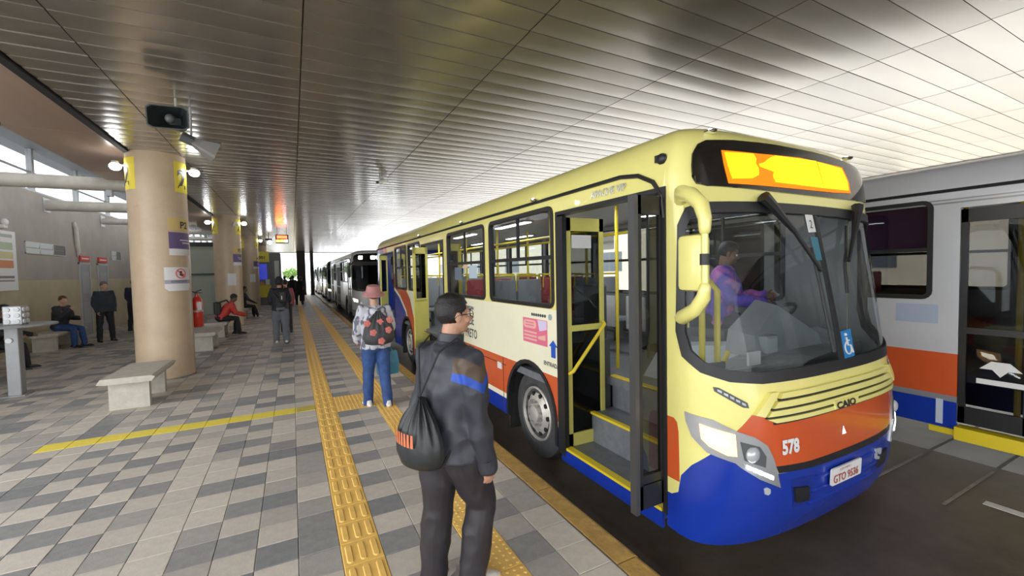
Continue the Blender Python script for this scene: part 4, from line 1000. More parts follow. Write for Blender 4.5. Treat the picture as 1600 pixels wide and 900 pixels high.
# ------------------------------------------------------------------ benches
m_bench = mat('bench_concrete', (0.52, 0.49, 0.42), 0.75, var=0.14, scale=8, bump=0.25, bscale=50, dirt=((0.33, 0.28, 0.2), 4, 0.6))
def bench(x, y, lab, L=1.25, W=.52):
    t = thing('concrete_bench', lab, 'bench', (x, y, 0), 0, 'concrete benches by the columns')
    MB().prism([(-W / 2 - .06, .40), (-W / 2 - .015, .47), (W / 2 + .015, .47), (W / 2 + .06, .445), (W / 2 + .02, .385), (-W / 2 + .02, .385)], 'y', 0, L).build('bench_top', m_bench, t)
    for yy in (.12, L - .30): MB().prism([(-W / 2 + .03, 0), (W / 2 - .04, 0), (W / 2 - .04, .39), (-W / 2 + .03, .39)], 'y', yy, yy + .10).build('bench_leg', m_bench, t)
bench(-2.12, 7.7, 'pale concrete bench in front of the nearest column')
bench(-2.06, 12.75, 'pale concrete bench beside the red extinguisher, behind the nearest column')
bench(-2.12, 15.3, 'pale concrete bench the person in red sits on')
bench(-2.06, 21.3, 'pale concrete bench beyond the second column')
bench(-5.75, 15.1, 'dim concrete bench along the left wall under the long window', 1.8)

# ------------------------------------------------------------------ red extinguisher
e = thing('fire_extinguisher', 'red fire extinguisher hung behind the nearest column', 'extinguisher', (-1.715, 10.40, .86))
m_ext = mat('extinguisher_red', (0.62, 0.035, 0.02), 0.3, coat=.3)
MB().lathe([(.001, 0), (.085, 0), (.095, .015), (.095, .50), (.085, .55), (.05, .60), (.03, .62), (.03, .66)], 24).build('cylinder', m_ext, e, smooth=True, sharp=40)
MB().box((-.02, -.02, .66), (.02, .02, .71)).tube([(0, 0, .70), (.09, -.03, .74)], .012, 6).tube([(0, 0, .68), (.1, -.03, .68)], .01, 6).build('valve', m_dgrey, e)
MB().tube([(-.02, 0, .68), (-.10, 0, .73), (-.15, -.02, .62), (-.13, -.03, .35), (-.11, -.03, .2)], .013, 8).build('hose', m_rubber, e)
MB().box((.02, -.1, .34), (.09, -.088, .50)).build('label', m_paper, e)
MB().tube([(0, 0, .32), (-.102, -.085, .32)], .02, 6).lathe([(.096, .30), (.10, .30), (.10, .34), (.096, .34)], 20).build('bracket', m_steel, e)

# ------------------------------------------------------------------ loudspeakers, camera, signs
m_spk = mat('speaker_black', (0.02, 0.025, 0.025), 0.5); m_spkg = mat('speaker_grey', (0.20, 0.19, 0.18), 0.5)
def horn(loc, d, w, h, L, lab, m, m2):
    t = thing('loudspeaker', lab, 'loudspeaker', loc); d = V(d).normalized(); s = d.cross(V((0, 0, 1))).normalized(); u = s.cross(d)
    def ring(a, ww, hh): return [d * a + s * x * ww / 2 + u * y * hh / 2 for x, y in ((-1, -.75), (-.75, -1), (.75, -1), (1, -.75), (1, .75), (.75, 1), (-.75, 1), (-1, .75))]
    MB().loft([ring(0, w * .35, h * .4), ring(L * .3, w * .5, h * .55), ring(L * .75, w * .85, h * .85), ring(L, w, h)], False).loft([ring(L, w * .93, h * .9), ring(L * .75, w * .78, h * .78), ring(L * .2, w * .3, h * .3), ring(L * .2, w * .01, h * .01)], False).loft([ring(L, w, h), ring(L, w * .93, h * .9)], False).build('horn', m, t)
    MB().ball(d * L * .72, w * .13).build('horn_plug', m2, t, smooth=True)
    MB().cyl(d * -.12, d * .02, w * .22, n=14).build('driver', m2, t)
    MB().tube([(0, 0, .02), (0, 0, ZC - loc[2])], .014, 8).build('bracket', m_steel, t)
horn((-1.22, 6.72, 3.80), (-.1, -1, -.12), .42, .27, .30, 'black horn loudspeaker facing the camera, hung from the ceiling', m_spk, m_dgrey)
horn((-1.12, 7.0, 3.66), (.85, .28, -.35), .30, .24, .28, 'grey horn loudspeaker below the black one, facing the buses', m_spkg, m_dgrey)
cc = thing('security_camera', 'small white security camera under the ceiling left of the yellow bus', 'camera', (1.92, 10.2, ZC))
MB().cyl((0, 0, 0), (0, 0, -.06), .05).tube([(0, 0, -.05), (.02, -.02, -.13)], .015, 8).build('mount', m_steel, cc)
MB().tube([(.12, .08, -.06), (-.10, -.12, -.16)], .04, 10).build('camera_body', m_offwhite, cc); MB().tube([(-.10, -.12, -.16), (-.12, -.14, -.17)], .034, 10).build('lens', m_blk, cc)
sb = MB().bbox((-.05, -.05, -.08), (.05, .05, .08), .01).build('wall_speaker', m_offwhite); sb.location = (-1.82, 18.62, 3.78); sb.rotation_euler = (.2, .3, .4)
tag(sb, 'small white box speaker high on the second column', 'speaker')
m_lr = mat('led_red', (1.0, 0.03, 0.01), 0.4, emit=5)
m_la = mat('led_orange', (1.0, 0.35, 0.02), 0.4, emit=6)
ls = thing('led_sign', 'hanging black sign with red and amber lights over the platform', 'sign', (-.38, 23.6, 3.42))
MB().bbox((-.28, -.06, 0), (.28, .06, .42), .01).build('sign_case', m_blk, ls)
for i, (a, b, z0, z1, m) in enumerate([(-.24, -.10, .05, .17, m_la), (-.07, .08, .05, .17, m_la), (.11, .24, .05, .17, m_led), (-.22, .22, .23, .37, m_lr)]):
    MB().box((a, -.07, z0), (b, -.06, z1)).build('sign_digit', m, ls)
MB().cyl((-.2, 0, .42), (-.2, 0, ZC - 3.42), .012, n=6).cyl((.2, 0, .42), (.2, 0, ZC - 3.42), .012, n=6).build('hanger', m_steel, ls)
fx = thing('hanging_lamp', 'lamp on a dark bracket hanging near the yellow kiosk sign', 'lamp', (-1.05, 26, 3.62))
MB().box((-.16, -.1, .1), (.16, .1, .2)).cyl((0, 0, .2), (0, 0, ZC - 3.62), .015, n=6).build('bracket', m_blk, fx); MB().ball((0.05, -.05, 0), .1).build('bulb', MATS['bulb_light'], fx, smooth=True)

# kiosk with yellow board
k = thing('kiosk', 'grey kiosk with yellow board, blue screen and yellow counter', 'kiosk', (-1.0, 31.0, 0))
m_kg = mat('kiosk_grey', (0.22, 0.23, 0.23), 0.6)
MB().box((-.95, .1, 0), (.35, 2.2, 3.3)).build('kiosk_body', m_kg, k)
b_ = MB().box((-.95, 0, 2.72), (-.28, .1, 3.38)).build('kiosk_board', m_yp, k)
text_map('board_letters', '001', .26, lambda x, y: V((-.85 + x, -.01, 2.92 + y)), m_blk, b_, .004)
MB().box((-.93, .02, 1.62), (-.42, .1, 2.6)).build('blue_screen', mat('screen_blue', (0.02, 0.03, 0.30), 0.3, emit=.25), k)
MB().box((-.95, -.35, .5), (-.22, .1, 1.25)).build('counter', m_yp, k); MB().prism([(-.9, 1.25), (-.5, 1.25), (-.72, 1.5)], 'y', -.2, 0).build('tent_card', mat('card_orange', (0.72, 0.33, 0.08), 0.6), k)
MB().box((-.5, -.22, 1.28), (-.28, -.2, 1.62)).build('paper_sheet', m_paper, k); MB().box((-.95, -.32, 0), (-.22, .1, .12)).box((-.9, -.25, .12), (-.27, .1, .5)).build('counter_base', m_kg, k)
MB().box((.0, .08, 1.4), (.26, .1, 2.8)).build('pale_panel', m_offwhite, k)

# standing table with socket block, notice board, wall pipe
m_tab = mat('table_grey', (0.33, 0.34, 0.35), 0.45, .2, var=.08)
t = thing('standing_table', 'grey post table with a thin top at the left edge', 'table', (-4.03, 9.75, 0))
MB().bbox((-.08, -.08, 0), (.08, .08, 1.12), .012).build('post', m_tab, t); MB().lathe([(.001, 1.12), (.50, 1.12), (.51, 1.135), (.50, 1.15), (.001, 1.15)], 40).build('table_top', m_tab, t, smooth=True, sharp=40)
MB().box((-.14, -.14, 0), (.14, .14, .012)).build('base_plate', m_tab, t); MB().cyl((-.02, -.08, .90), (-.02, -.11, .90), .04).build('post_socket', m_paper, t)
sk = thing('socket_block', 'silver block of round sockets standing on the grey table', 'socket block', (-3.98, 9.72, 1.15))
MB().bbox((-.11, -.11, 0), (.11, .11, .30), .015).build('block', m_silver, sk)
for z in (.055, .15, .245):
    for a in (-.055, .055): MB().cyl((a, -.11, z), (a, -.125, z), .036, n=14).build('socket', m_paper, sk)
    for a in (-.055, .055): MB().cyl((.11, a, z), (.125, a, z), .036, n=14).build('socket', m_paper, sk)
nb = thing('notice_board', 'white timetable poster on the left wall at the edge of the photo', 'poster', (XW + .012, 13.9, 1.62))
MB().box((0, -1.35, 0), (.03, 1.35, 1.46)).build('sheet', m_paper, nb)
for i, (ya, yb, za, zb, c) in enumerate([(-1.2, 1.2, 1.30, 1.38, (0.4, 0.42, 0.4)), (.3, 1.2, 1.0, 1.18, (0.42, 0.5, 0.36)), (.3, 1.2, .78, .95, (0.6, 0.55, 0.3)), (.6, 1.2, .55, .74, (0.6, 0.25, 0.12)), (-1.2, 1.2, .30, .36, (0.2, 0.2, 0.2)), (-1.2, 1.2, .22, .26, (0.25, 0.25, 0.25)), (-1.2, .2, .45, 1.2, (0.55, 0.56, 0.55))]):
    MB().box((.03, ya, za), (.034, yb, zb)).build('printed_block', mat('print_%d' % i, c, .6), nb)
wlamp = thing('wall_lamp', 'small white lamp on the left wall above the timetable poster', 'lamp', (XW, 14.75, 3.2))
MB().box((0, -.08, -.06), (.1, .08, .02)).build('lamp_base', m_offwhite, wlamp); MB().ball((.08, 0, .08), (.07, .07, .09)).build('lamp_globe', m_offwhite, wlamp, smooth=True)
tag(MB().tube([(XW + .03, 18.6, 3.7), (XW + .06, 18.62, 3.5), (XW + .05, 18.68, 3.0), (XW + .04, 18.78, 2.75), (XW + .03, 18.72, 2.6)], [.05, .06, .07, .06, .02], 8).build('hanging_pipe', m_pipe, None, None, True), 'loose pale pipe hanging down the left wall', 'pipe')
# trees beyond the far end
m_leaf = [mat('leaf_%d' % i, c, .6) for i, c in enumerate([(0.16, 0.30, 0.05), (0.24, 0.38, 0.08), (0.10, 0.22, 0.05)])]
m_bark = mat('bark', (0.12, 0.09, 0.06), .9)
for x, y, h, lab in ((-3.2, 66, 4.2, 'green tree outside the far end, left of the dark pillars'), (-.2, 72, 3.6, 'bright green shrub-like tree outside the far end of the platform'), (-8, 69, 5.0, 'tall green tree outside, far left behind the wall')):
    t = thing('tree', lab, 'tree', (x, y, ZR)); MB().tube([(0, 0, 0), (.05, 0, h * .4), (0, .05, h * .7)], [.14, .1, .05], 8).build('trunk', m_bark, t)
    fm = MB(); rg = random.Random(int(y))
    for q in range(900):
        a = rg.random() * 2 * pi; e_ = rg.gauss(0, .5); r = h * .32 * (.5 + rg.random() * .5); c = V((r * cos(a) * cos(e_), r * sin(a) * cos(e_), h * .68 + r * sin(e_)))
        n1 = V((rg.gauss(0, 1), rg.gauss(0, 1), rg.gauss(0, 1))).normalized(); n2 = n1.orthogonal().normalized(); l = .16; fm.cur = q % 3
        fm.add([c - n1 * l, c + n2 * l * .5, c + n1 * l, c - n2 * l * .5], [(0, 1, 2, 3)])
    f = fm.build('foliage', m_leaf, t); f['kind'] = 'stuff'
# ================================================================== PEOPLE
def remesh(mb, vox, smooth=4, wrinkle=0.0, freq=9.0, floor_z=None, seed=0, stretch=(1, 1, 1)):
    me = mb.mesh('shape', m_dgrey); o = bpy.data.objects.new('shape', me); COL.objects.link(o)
    md = o.modifiers.new('r', 'REMESH'); md.mode = 'VOXEL'; md.voxel_size = vox
    if smooth:
        ms = o.modifiers.new('s', 'SMOOTH'); ms.factor = .5; ms.iterations = smooth
    r = bpy.data.meshes.new_from_object(o.evaluated_get(bpy.context.evaluated_depsgraph_get()))
    bpy.data.objects.remove(o); bpy.data.meshes.remove(me)
    if wrinkle:
        nn = [v.normal.copy() for v in r.vertices]
        for v, n in zip(r.vertices, nn):
            c = V((v.co.x * stretch[0], v.co.y * stretch[1], v.co.z * stretch[2])) * freq + V((seed, seed * .3, 0))
            w = noise.noise(c) + .5 * noise.noise(c * 2.1)
            w = (1 - abs(w) * 2.2)
            v.co += n * wrinkle * w
    if floor_z is not None:
        for v in r.vertices: v.co.z = max(v.co.z, floor_z)
    r.polygons.foreach_set('use_smooth', [True] * len(r.polygons)); r.update()
    return r
def put(name, me, m, parent):
    me.materials.clear(); me.materials.append(m); me.name = name
    return link(name, me, parent)
m_skin = mat('skin', (0.50, 0.27, 0.175), 0.5, var=.06, scale=8); m_skin2 = mat('skin_dark', (0.20, 0.10, 0.06), 0.5, var=.06); m_skin3 = mat('skin_pale', (0.56, 0.34, 0.24), 0.5, var=.05)
m_hair = mat('hair_black', (0.012, 0.010, 0.010), 0.5, var=.4, scale=60, bump=.5, bscale=140); m_hairg = mat('hair_grey', (0.16, 0.14, 0.13), 0.6, var=.3, scale=50); m_hairb = mat('hair_brown', (0.10, 0.045, 0.02), 0.5, var=.3, scale=50)
m_eye = mat('eye_white', (0.7, 0.68, 0.65), .3); m_iris = mat('eye_dark', (0.02, 0.012, 0.01), .2); m_lip = mat('lip', (0.36, 0.13, 0.10), .5)

def hand(mb, w, d, nrm, side, k, curl):
    """w wrist, d direction of the fingers, nrm out of the palm, side towards the thumb"""
    d = d.normalized(); nrm = (nrm - d * nrm.dot(d)).normalized(); t = side - d * side.dot(d); t = (t - nrm * t.dot(nrm)).normalized()
    M = Matrix((t, nrm, d)).transposed().to_4x4()
    mb.ball(w + d * .05 * k, (.041 * k, .017 * k, .056 * k), 14, 10, M)
    mb.tube([w - d * .03 * k, w + d * .03 * k], [.027 * k, .028 * k], 12, True, t, .75)
    for i, (off, L) in enumerate(((.031, .068), (.0105, .078), (-.0105, .073), (-.031, .056))):
        p = w + d * (.088 - .006 * abs(i - 1.2)) * k + t * off * k; a = curl * (.35 + .08 * i); pts = [p - d * .02 * k, p]
        for s in (.45, .32, .25):
            p = p + (d * cos(a) + nrm * sin(a)) * L * s * k; pts.append(p); a += curl * .9
        mb.tube(pts, [.0095 * k, .0095 * k, .0088 * k, .008 * k, .0068 * k], 8, True, t, round_ends=True)
    p = w + d * .03 * k + t * .032 * k + nrm * .006 * k; q = (d * .75 + t * .55 + nrm * .25 * (1 + curl)).normalized()
    mb.tube([p - t * .012 * k, p + q * .03 * k, p + q * .052 * k + d * .008 * k, p + q * .068 * k + d * .014 * k], [.014 * k, .0115 * k, .010 * k, .008 * k], 8, True, d, round_ends=True)

def person(label, loc, rz, h=1.70, lean=0.0, side=0.0, head=(0, 0), R=(0, .1, .1, 0), L=(0, .1, .1, 0), RL=(0, .03, 0), LL=(0, .03, 0), seat=None, bulk=1.0, lbulk=1.0,
           skin=None, hair=None, top=None, legs=None, shoe=None, hairstyle='short', vox=.012, curl=.5, top_hem=-.06, group=None, detail=False, zoff=0.0, cuffs=None, twist=0.0, loose=1.0, adrop=.035, armk=1.0):
    k = h / 1.72; skin = skin or m_skin
    root = thing('person', label, 'person', loc, rz, group)
    TH, SH, AN = .425 * k, .42 * k, .075 * k
    def dr(a, x): return V((x, sin(a), -cos(a))).normalized()
    legsj = []
    for s, (sw, ab, kn) in ((1, RL), (-1, LL)):
        t = dr(sw, s * ab); q = dr(sw - kn, s * ab * .4); legsj.append((s, t * TH, q * SH, sw - kn))
    drop = max(-(t + q).z for s, t, q, a in legsj) + AN
    zp = drop if seat is None else seat + .12 * k
    Pv = V((0, 0, zp)); sp = V((sin(side), sin(lean) * cos(side), cos(lean) * cos(side))).normalized()
    N = Pv + sp * .515 * k
    Xs = V((cos(twist), sin(twist), 0)); Xs = (Xs - sp * Xs.dot(sp)).normalized(); Fw = sp.cross(Xs) * -1 if sp.cross(Xs).y < 0 else sp.cross(Xs)
    J = {'P': Pv, 'N': N, 'sp': sp, 'k': k, 'X': Xs, 'F': Fw}
    arms = []
    for s, (a, ab, el, inw) in ((1, R), (-1, L)):
        S0 = N - sp * adrop * k + Xs * s * .175 * k * (.85 + .15 * bulk)
        u = V((s * sin(ab), sin(a) * cos(ab), -cos(a) * cos(ab))); u = Xs * u.x + V((-sin(twist), cos(twist), 0)) * u.y + V((0, 0, u.z))
        f = V((s * (sin(ab) * .6 - inw), sin(a + el), -cos(a + el))).normalized(); f = Xs * f.x + V((-sin(twist), cos(twist), 0)) * f.y + V((0, 0, f.z))
        E = S0 + u * .285 * k * armk; Wr = E + f * .25 * k * armk
        arms.append((s, S0, E, Wr, f)); J['RL'[s < 0] + 'arm'] = (S0, E, Wr, f)
    # head frame
    HM = Matrix.Rotation(head[0] + twist, 4, 'Z') @ Matrix.Rotation(-head[1], 4, 'X')
    HC = N + sp * .06 * k + V((0, .015 * k, .125 * k)) + (HM @ V((0, .02, 0))) * k
    HT = Matrix.Translation(HC) @ HM @ Matrix.Scale(k, 4)
    J['HT'] = HT
    body = MB(); RM = HM.to_3x3().to_4x4()
    def hb(c, r, n=16, m=12): body.ball(HT @ V(c), tuple(x * k for x in r), n, m, RM)
    hb((0, -.012, .030), (.076, .096, .088)); hb((0, .022, -.030), (.064, .070, .074)); hb((0, .030, -.075), (.048, .050, .034)); hb((0, .066, -.088), (.021, .017, .017))
    for s in (-1, 1):
        hb((s * .030, .078, .022), (.026, .013, .009)); hb((s * .040, .062, -.028), (.026, .024, .024)); hb((s * .077, -.004, -.008), (.009, .022, .034), 10, 8)
    hb((0, .086, -.056), (.024, .011, .006)); hb((0, .083, -.066), (.021, .011, .006))
    body.tube([HT @ V((0, .082, .018)), HT @ V((0, .105, -.022)), HT @ V((0, .098, -.034))], [.009 * k, .0145 * k, .014 * k], 8, round_ends=True)
    body.tube([N - sp * .08 * k, N + sp * .02 * k, HT @ V((0, -.018, -.06)), HT @ V((0, -.012, 0))], [.075 * k, .058 * k, .052 * k, .05 * k], 14)
    body.tube([Pv, Pv + sp * .25 * k, N - sp * .03 * k], [.10 * k, .11 * k, .10 * k], 14, True, Xs, .65)
    for s, S0, E, Wr, f in arms:
        body.tube([N - sp * .05 * k, S0, E, Wr], [.05 * k, .042 * k, .036 * k, .027 * k], 10)
        hand(body, Wr, f, Xs * -s, V((0, 1, 0)) if abs(f.y) < .8 else V((0, 0, 1)), k, curl)
    top_mb = MB()
    b = bulk
    prof = [(top_hem, .178 * loose, .130 * loose), (0.0, .176, .128), (.10, .170, .122), (.22, .178, .124), (.34, .196, .126), (.43, .196, .116), (.485, .150, .095), (.53, .075, .072)]
    rings = []
    for zz, rx, ry in prof:
        c = Pv + sp * zz * k; rings.append([c + Xs * rx * b * k * cos(t) + Fw * ry * b * k * sin(t) for t in [2 * pi * i / 24 for i in range(24)]])
    top_mb.loft(rings)
    for s, S0, E, Wr, f in arms:
        top_mb.tube([N - sp * .07 * k, S0, S0 + (E - S0) * .5, E, E + (Wr - E) * .5, Wr + f * .012], [.085 * k * b, .080 * k * b, .068 * k * b, .060 * k * b, .054 * k * b, .047 * k * b], 14, round_ends=True)
    top_mb.tube([N - sp * .04 * k, N + sp * .035 * k + Fw * .005], [.085 * k, .068 * k], 16)
    leg_mb = MB(); shoes = []
    lb = lbulk
    leg_mb.ball(Pv + V((0, -.01, .0)) * k, (.168 * b * k, .125 * b * k, .13 * k), 20, 12)
    J['legs'] = {}
    for s, t, q, a in legsj:
        H0 = Pv + V((s * .085 * k, 0, -.02 * k)); K = H0 + t; A = K + q
        J['legs'][s] = (H0, K, A)
        leg_mb.tube([H0 - t * .05, H0 + t * .35, K, K + q * .45, A + q.normalized() * .03 * k], [.100 * b * k, .092 * lb * k, .070 * lb * k, .068 * lb * k, .058 * lb * k], 16, True, V((1, 0, 0)), round_ends=True)
        body.tube([Pv, H0, K, A], [.07 * k, .06 * k, .045 * k, .035 * k], 10)
        body.ball(A + V((0, .04, -.03)) * k, (.03 * k, .08 * k, .03 * k), 10, 8)
        # shoe, pitched with the foot when the heel is up
        ft = MB(); Fp = -max(0, -a) * .75 if seat is None else 0
        MF = Matrix.Translation(A) @ Matrix.Rotation(Fp, 4, 'X') @ Matrix.Rotation(-s * .12, 4, 'Z')
        ft.tube([MF @ (V(p) * k) for p in ((0, -.075, -.045), (0, -.02, -.035), (0, .07, -.045), (0, .15, -.055), (0, .185, -.060))], [.036 * k, .044 * k, .044 * k, .042 * k, .026 * k], 12, True, (1, 0, 0), .8, True)
        ft.tube([MF @ (V((0, -.03, -.03)) * k), MF @ (V((0, -.03, .03)) * k)], [.044 * k, .042 * k], 12)
        shoes.append((ft, A, MF))
    me = remesh(body, vox * .6 if detail else vox, 3); put('body', me, skin, root)
    t_o = put('top', remesh(top_mb, vox, 3, (.017 if detail else .007) * k if vox < .02 else 0, 6, None, len(label), (1, 1, .7)), top, root)
    l_o = put('trousers', remesh(leg_mb, vox, 3, .007 * k if vox < .02 else 0, 6, None, 3, (1, 1, .8)), legs, root)
    for ft, A, MF in shoes:
        so = put('shoe', remesh(ft, max(.007, vox * .7), 3, 0, 1, None), shoe or m_offwhite, root)
        so.data.materials.append(m_rubber)
    # hair
    if hairstyle in ('short', 'long', 'hood'):
        bm = bmesh.new(); bmesh.ops.create_uvsphere(bm, u_segments=36, v_segments=26, radius=1)
        rr = (.0825, .104, .094) if hairstyle != 'hood' else (.105, .125, .125)
        dead = []
        for v in bm.verts:
            v.co = V((v.co.x * rr[0], v.co.y * rr[1] - .014, v.co.z * rr[2] + .034))
        for f in bm.faces:
            c = f.calc_center_median()
            front_ = c.y > .052 and c.z < .066; sidecut = c.y > .004 and c.z < -.004 + max(0, c.y) * .8
            low = c.z < (-.045 if hairstyle == 'short' else -.075)
            if hairstyle == 'hood': sidecut = c.y > .05 and c.z < .05; front_ = sidecut
            if front_ or sidecut or low: dead.append(f)
        bmesh.ops.delete(bm, geom=dead, context='FACES')
        for v in bm.verts:
            v.co += v.co.normalized() * (.005 * noise.noise(v.co * 45) + (.012 if (hairstyle == 'short' and v.co.z > .09) else 0) * .6)
        bmesh.ops.solidify(bm, geom=bm.faces[:], thickness=.014)
        hm = MB().frombm(bm, HT); bm.free(); hm.build('hair' if hairstyle != 'hood' else 'hood', hair or m_hair, root, None, True)
    if detail:
        e_ = MB()
        for s in (-1, 1): e_.ball(HT @ V((s * .031, .0765, .004)), .0125 * k, 10, 8)
        eo = e_.build('eyes', m_eye, root, None, True); i_ = MB()
        for s in (-1, 1): i_.ball(HT @ V((s * .031, .086, .004)), .006 * k, 8, 6)
        i_.build('irises', m_iris, eo); br = MB()
        for s in (-1, 1): br.tube([HT @ V((s * .012, .093, .024)), HT @ V((s * .03, .093, .029)), HT @ V((s * .052, .078, .024))], [.003 * k, .005 * k, .002 * k], 6)
        br.build('eyebrows', hair or m_hair, root)
        MB().tube([HT @ V((-.024, .090, -.06)), HT @ V((0, .0985, -.061)), HT @ V((.024, .090, -.06))], [.002 * k, .0045 * k, .002 * k], 6).build('lips', m_lip, root)
    return root, J

def drawbag(label, root_loc, rz, c, w, hgt, dep, m, straps, strap_m, vox=.01, folds=True):
    """drawstring bag: c centre in the wearer's frame; hangs down the back (-y)"""
    t = thing('drawstring_bag', label, 'bag', root_loc, rz)
    mb = MB(); rings = []
    def fold(a, zz): return 1 + .11 * sin(a * 15) * max(0, zz + .22) / .5
    for zz, s in ((-.5, .55), (-.46, .85), (-.3, 1.0), (-.15, .99), (-.02, .92), (.10, .80), (.2, .66), (.3, .48), (.38, .32), (.44, .2), (.5, .12)):
        rings.append([c + V((w / 2 * s * cos(a) * fold(a, zz), (-dep * (.12 + max(0, sin(a)) * .88 * min(1, s)) if sin(a) > 0 else dep * .10 * sin(a)) * fold(a, zz), zz * hgt)) for a in [2 * pi * i / 96 for i in range(96)]])
    mb.loft(rings); mb.build('bag_body', m, t, None, True, 60)
    for pts in straps: MB().tube(pts, .0055, 6).build('cord', strap_m, t)
    return t
# ------------------------------------------------------------------ the people in the photo
def jacket_hero(J):
    m = mat('track_jacket', (0.034, 0.036, 0.048), 0.5, var=.15, scale=20)
    nt = m.node_tree; b = nt.nodes['Principled BSDF']; S0, E, Wr, f = J['Rarm']; d = (E - S0).normalized()
    src = b.inputs['Base Color'].links[0].from_socket; out = src
    tc = nt.nodes.new('ShaderNodeTexCoord')
    def math_(op, a, c):
        n = nt.nodes.new('ShaderNodeMath'); n.operation = op
        for i, x in enumerate((a, c)):
            if isinstance(x, (int, float)): n.inputs[i].default_value = x
            else: nt.links.new(x, n.inputs[i])
        return n.outputs[0]
    def dot(vec, org):
        s = nt.nodes.new('ShaderNodeVectorMath'); s.operation = 'SUBTRACT'; nt.links.new(tc.outputs['Object'], s.inputs[0]); s.inputs[1].default_value = org
        n = nt.nodes.new('ShaderNodeVectorMath'); n.operation = 'DOT_PRODUCT'; nt.links.new(s.outputs[0], n.inputs[0]); n.inputs[1].default_value = vec
        return n.outputs['Value']
    t = dot(d, S0); y = math_('ABSOLUTE', dot(V((0, 1, 0)), S0 + V((0, .005, 0))), 0)
    tt = math_('SUBTRACT', t, math_('MULTIPLY', math_('SUBTRACT', .07, y), .8))   # chevron over the sleeve
    sleeve = math_('GREATER_THAN', dot(V((1, 0, 0)), S0), -.035)
    def band(a, c): return math_('MULTIPLY', math_('MULTIPLY', math_('GREATER_THAN', tt, a), math_('LESS_THAN', tt, c)), sleeve)
    for (a, c, col) in ((-.035, .055, (0.085, 0.055, 0.035)), (.055, .105, (0.012, 0.065, 0.42))):
        mx = nt.nodes.new('ShaderNodeMix'); mx.data_type = 'RGBA'; nt.links.new(band(a, c), mx.inputs['Factor']); nt.links.new(out, mx.inputs['A']); mx.inputs['B'].default_value = (*col, 1); out = mx.outputs['Result']
    nt.links.new(out, b.inputs['Base Color'])
    return m
m_trk = mat('black_track_pants', (0.022, 0.019, 0.024), 0.55, var=.2, scale=15)
m_jtmp = mat('jacket_plain', (0.034, 0.036, 0.048), .5)
HERO = V((.77, 2.32, 0))
hero, J = person('young person in dark track jacket with blue sleeve stripe, looking at the yellow bus door', HERO, -pi / 2 + .34, 1.70, lean=.04, side=0, head=(-.30, -.02), R=(.06, .10, .14, .02), L=(-.15, .12, .2, 0),
    RL=(.36, .03, .55), LL=(-.04, .05, .05), bulk=1.13, lbulk=1.32, top=m_jtmp, legs=m_trk, shoe=mat('shoe_white', (.7, .68, .66), .5), vox=.0085, curl=.75, detail=True, loose=1.10, top_hem=-.10, adrop=.07, armk=1.1)
jo = [c for c in hero.children if c.name.startswith('top')][0]; jo.data.materials.clear(); jo.data.materials.append(jacket_hero(J)); jo.name = 'jacket'
k = J['k']; HT = J['HT']; N = J['N']; sp = J['sp']
# stand-up collar, glasses
MB().lathe([(.073, 0), (.077, .03), (.075, .062), (.070, .064), (.070, .0)], 28, Matrix.Translation(N + sp * .015 + V((0, .006, 0))) @ Matrix.Rotation(-.15, 4, 'X')).build('collar', m_jtmp, jo, None, True, 50)
S0, E, Wr, f = J['Rarm']
MB().tube([Wr - f * .03, Wr + f * .022], [.050, .047], 16).build('cuff', m_jtmp, jo, None, True, 50)
gm = MB()
for s in (-1, 1):
    gm.tube([HT @ V((s * .034 + .024 * cos(a), .098, .004 + .018 * sin(a))) for a in [2 * pi * i / 16 for i in range(17)]], .0022, 6)
    gm.tube([HT @ V((s * .058, .096, .008)), HT @ V((s * .079, .06, .008)), HT @ V((s * .083, -.01, .004)), HT @ V((s * .082, -.03, -.012))], .0024, 6)
gm.tube([HT @ V((-.010, .098, .008)), HT @ V((.010, .098, .008))], .002, 6)
gl_ = gm.build('glasses', m_blk); gl_.location = HERO; gl_.rotation_euler = hero.rotation_euler; tag(gl_, 'thin dark glasses worn by the young person in the track jacket', 'glasses')
m_bag = mat('bag_black', (0.018, 0.020, 0.022), 0.45, var=.2, bump=.3, bscale=20); m_cord = mat('cord_black', (.015, .015, .015), .6)
bc = V((-.01, -.165, .985))
bag = drawbag('black drawstring bag with orange lettering on the young person\'s back', HERO, hero.rotation_euler.z, bc, .36, .37, .13, m_bag,
    [[bc + V((.0, -.02, .185)), V((-.10, -.12, 1.42)), V((-.12, -.02, 1.485)), V((-.13, .10, 1.38)), V((-.16, .08, 1.15)), bc + V((-.16, .0, -.18))], [bc + V((.0, -.02, .185)), V((.10, -.13, 1.42)), V((.12, -.02, 1.485)), V((.13, .11, 1.38)), V((.17, .08, 1.15)), bc + V((.15, .0, -.18))]], m_cord)
mo = mat('print_orange', (0.62, 0.17, 0.07), .5)
def bagpt(x, z):
    a = pi / 2; s = 1.0; xx = max(-.17, min(.17, x)); return bc + V((xx, -.13 * (.12 + .88 * sqrt(max(0, 1 - (xx / .18) ** 2))) - .004, z))
for i in range(9):
    x = -.15 + i * .026
    MB().add([bagpt(x, -.05), bagpt(x + .020, -.05), bagpt(x + .018, .02), bagpt(x + .004, .02)], [(0, 1, 2, 3), (3, 2, 1, 0)]).build('bag_lettering', mo, bag)
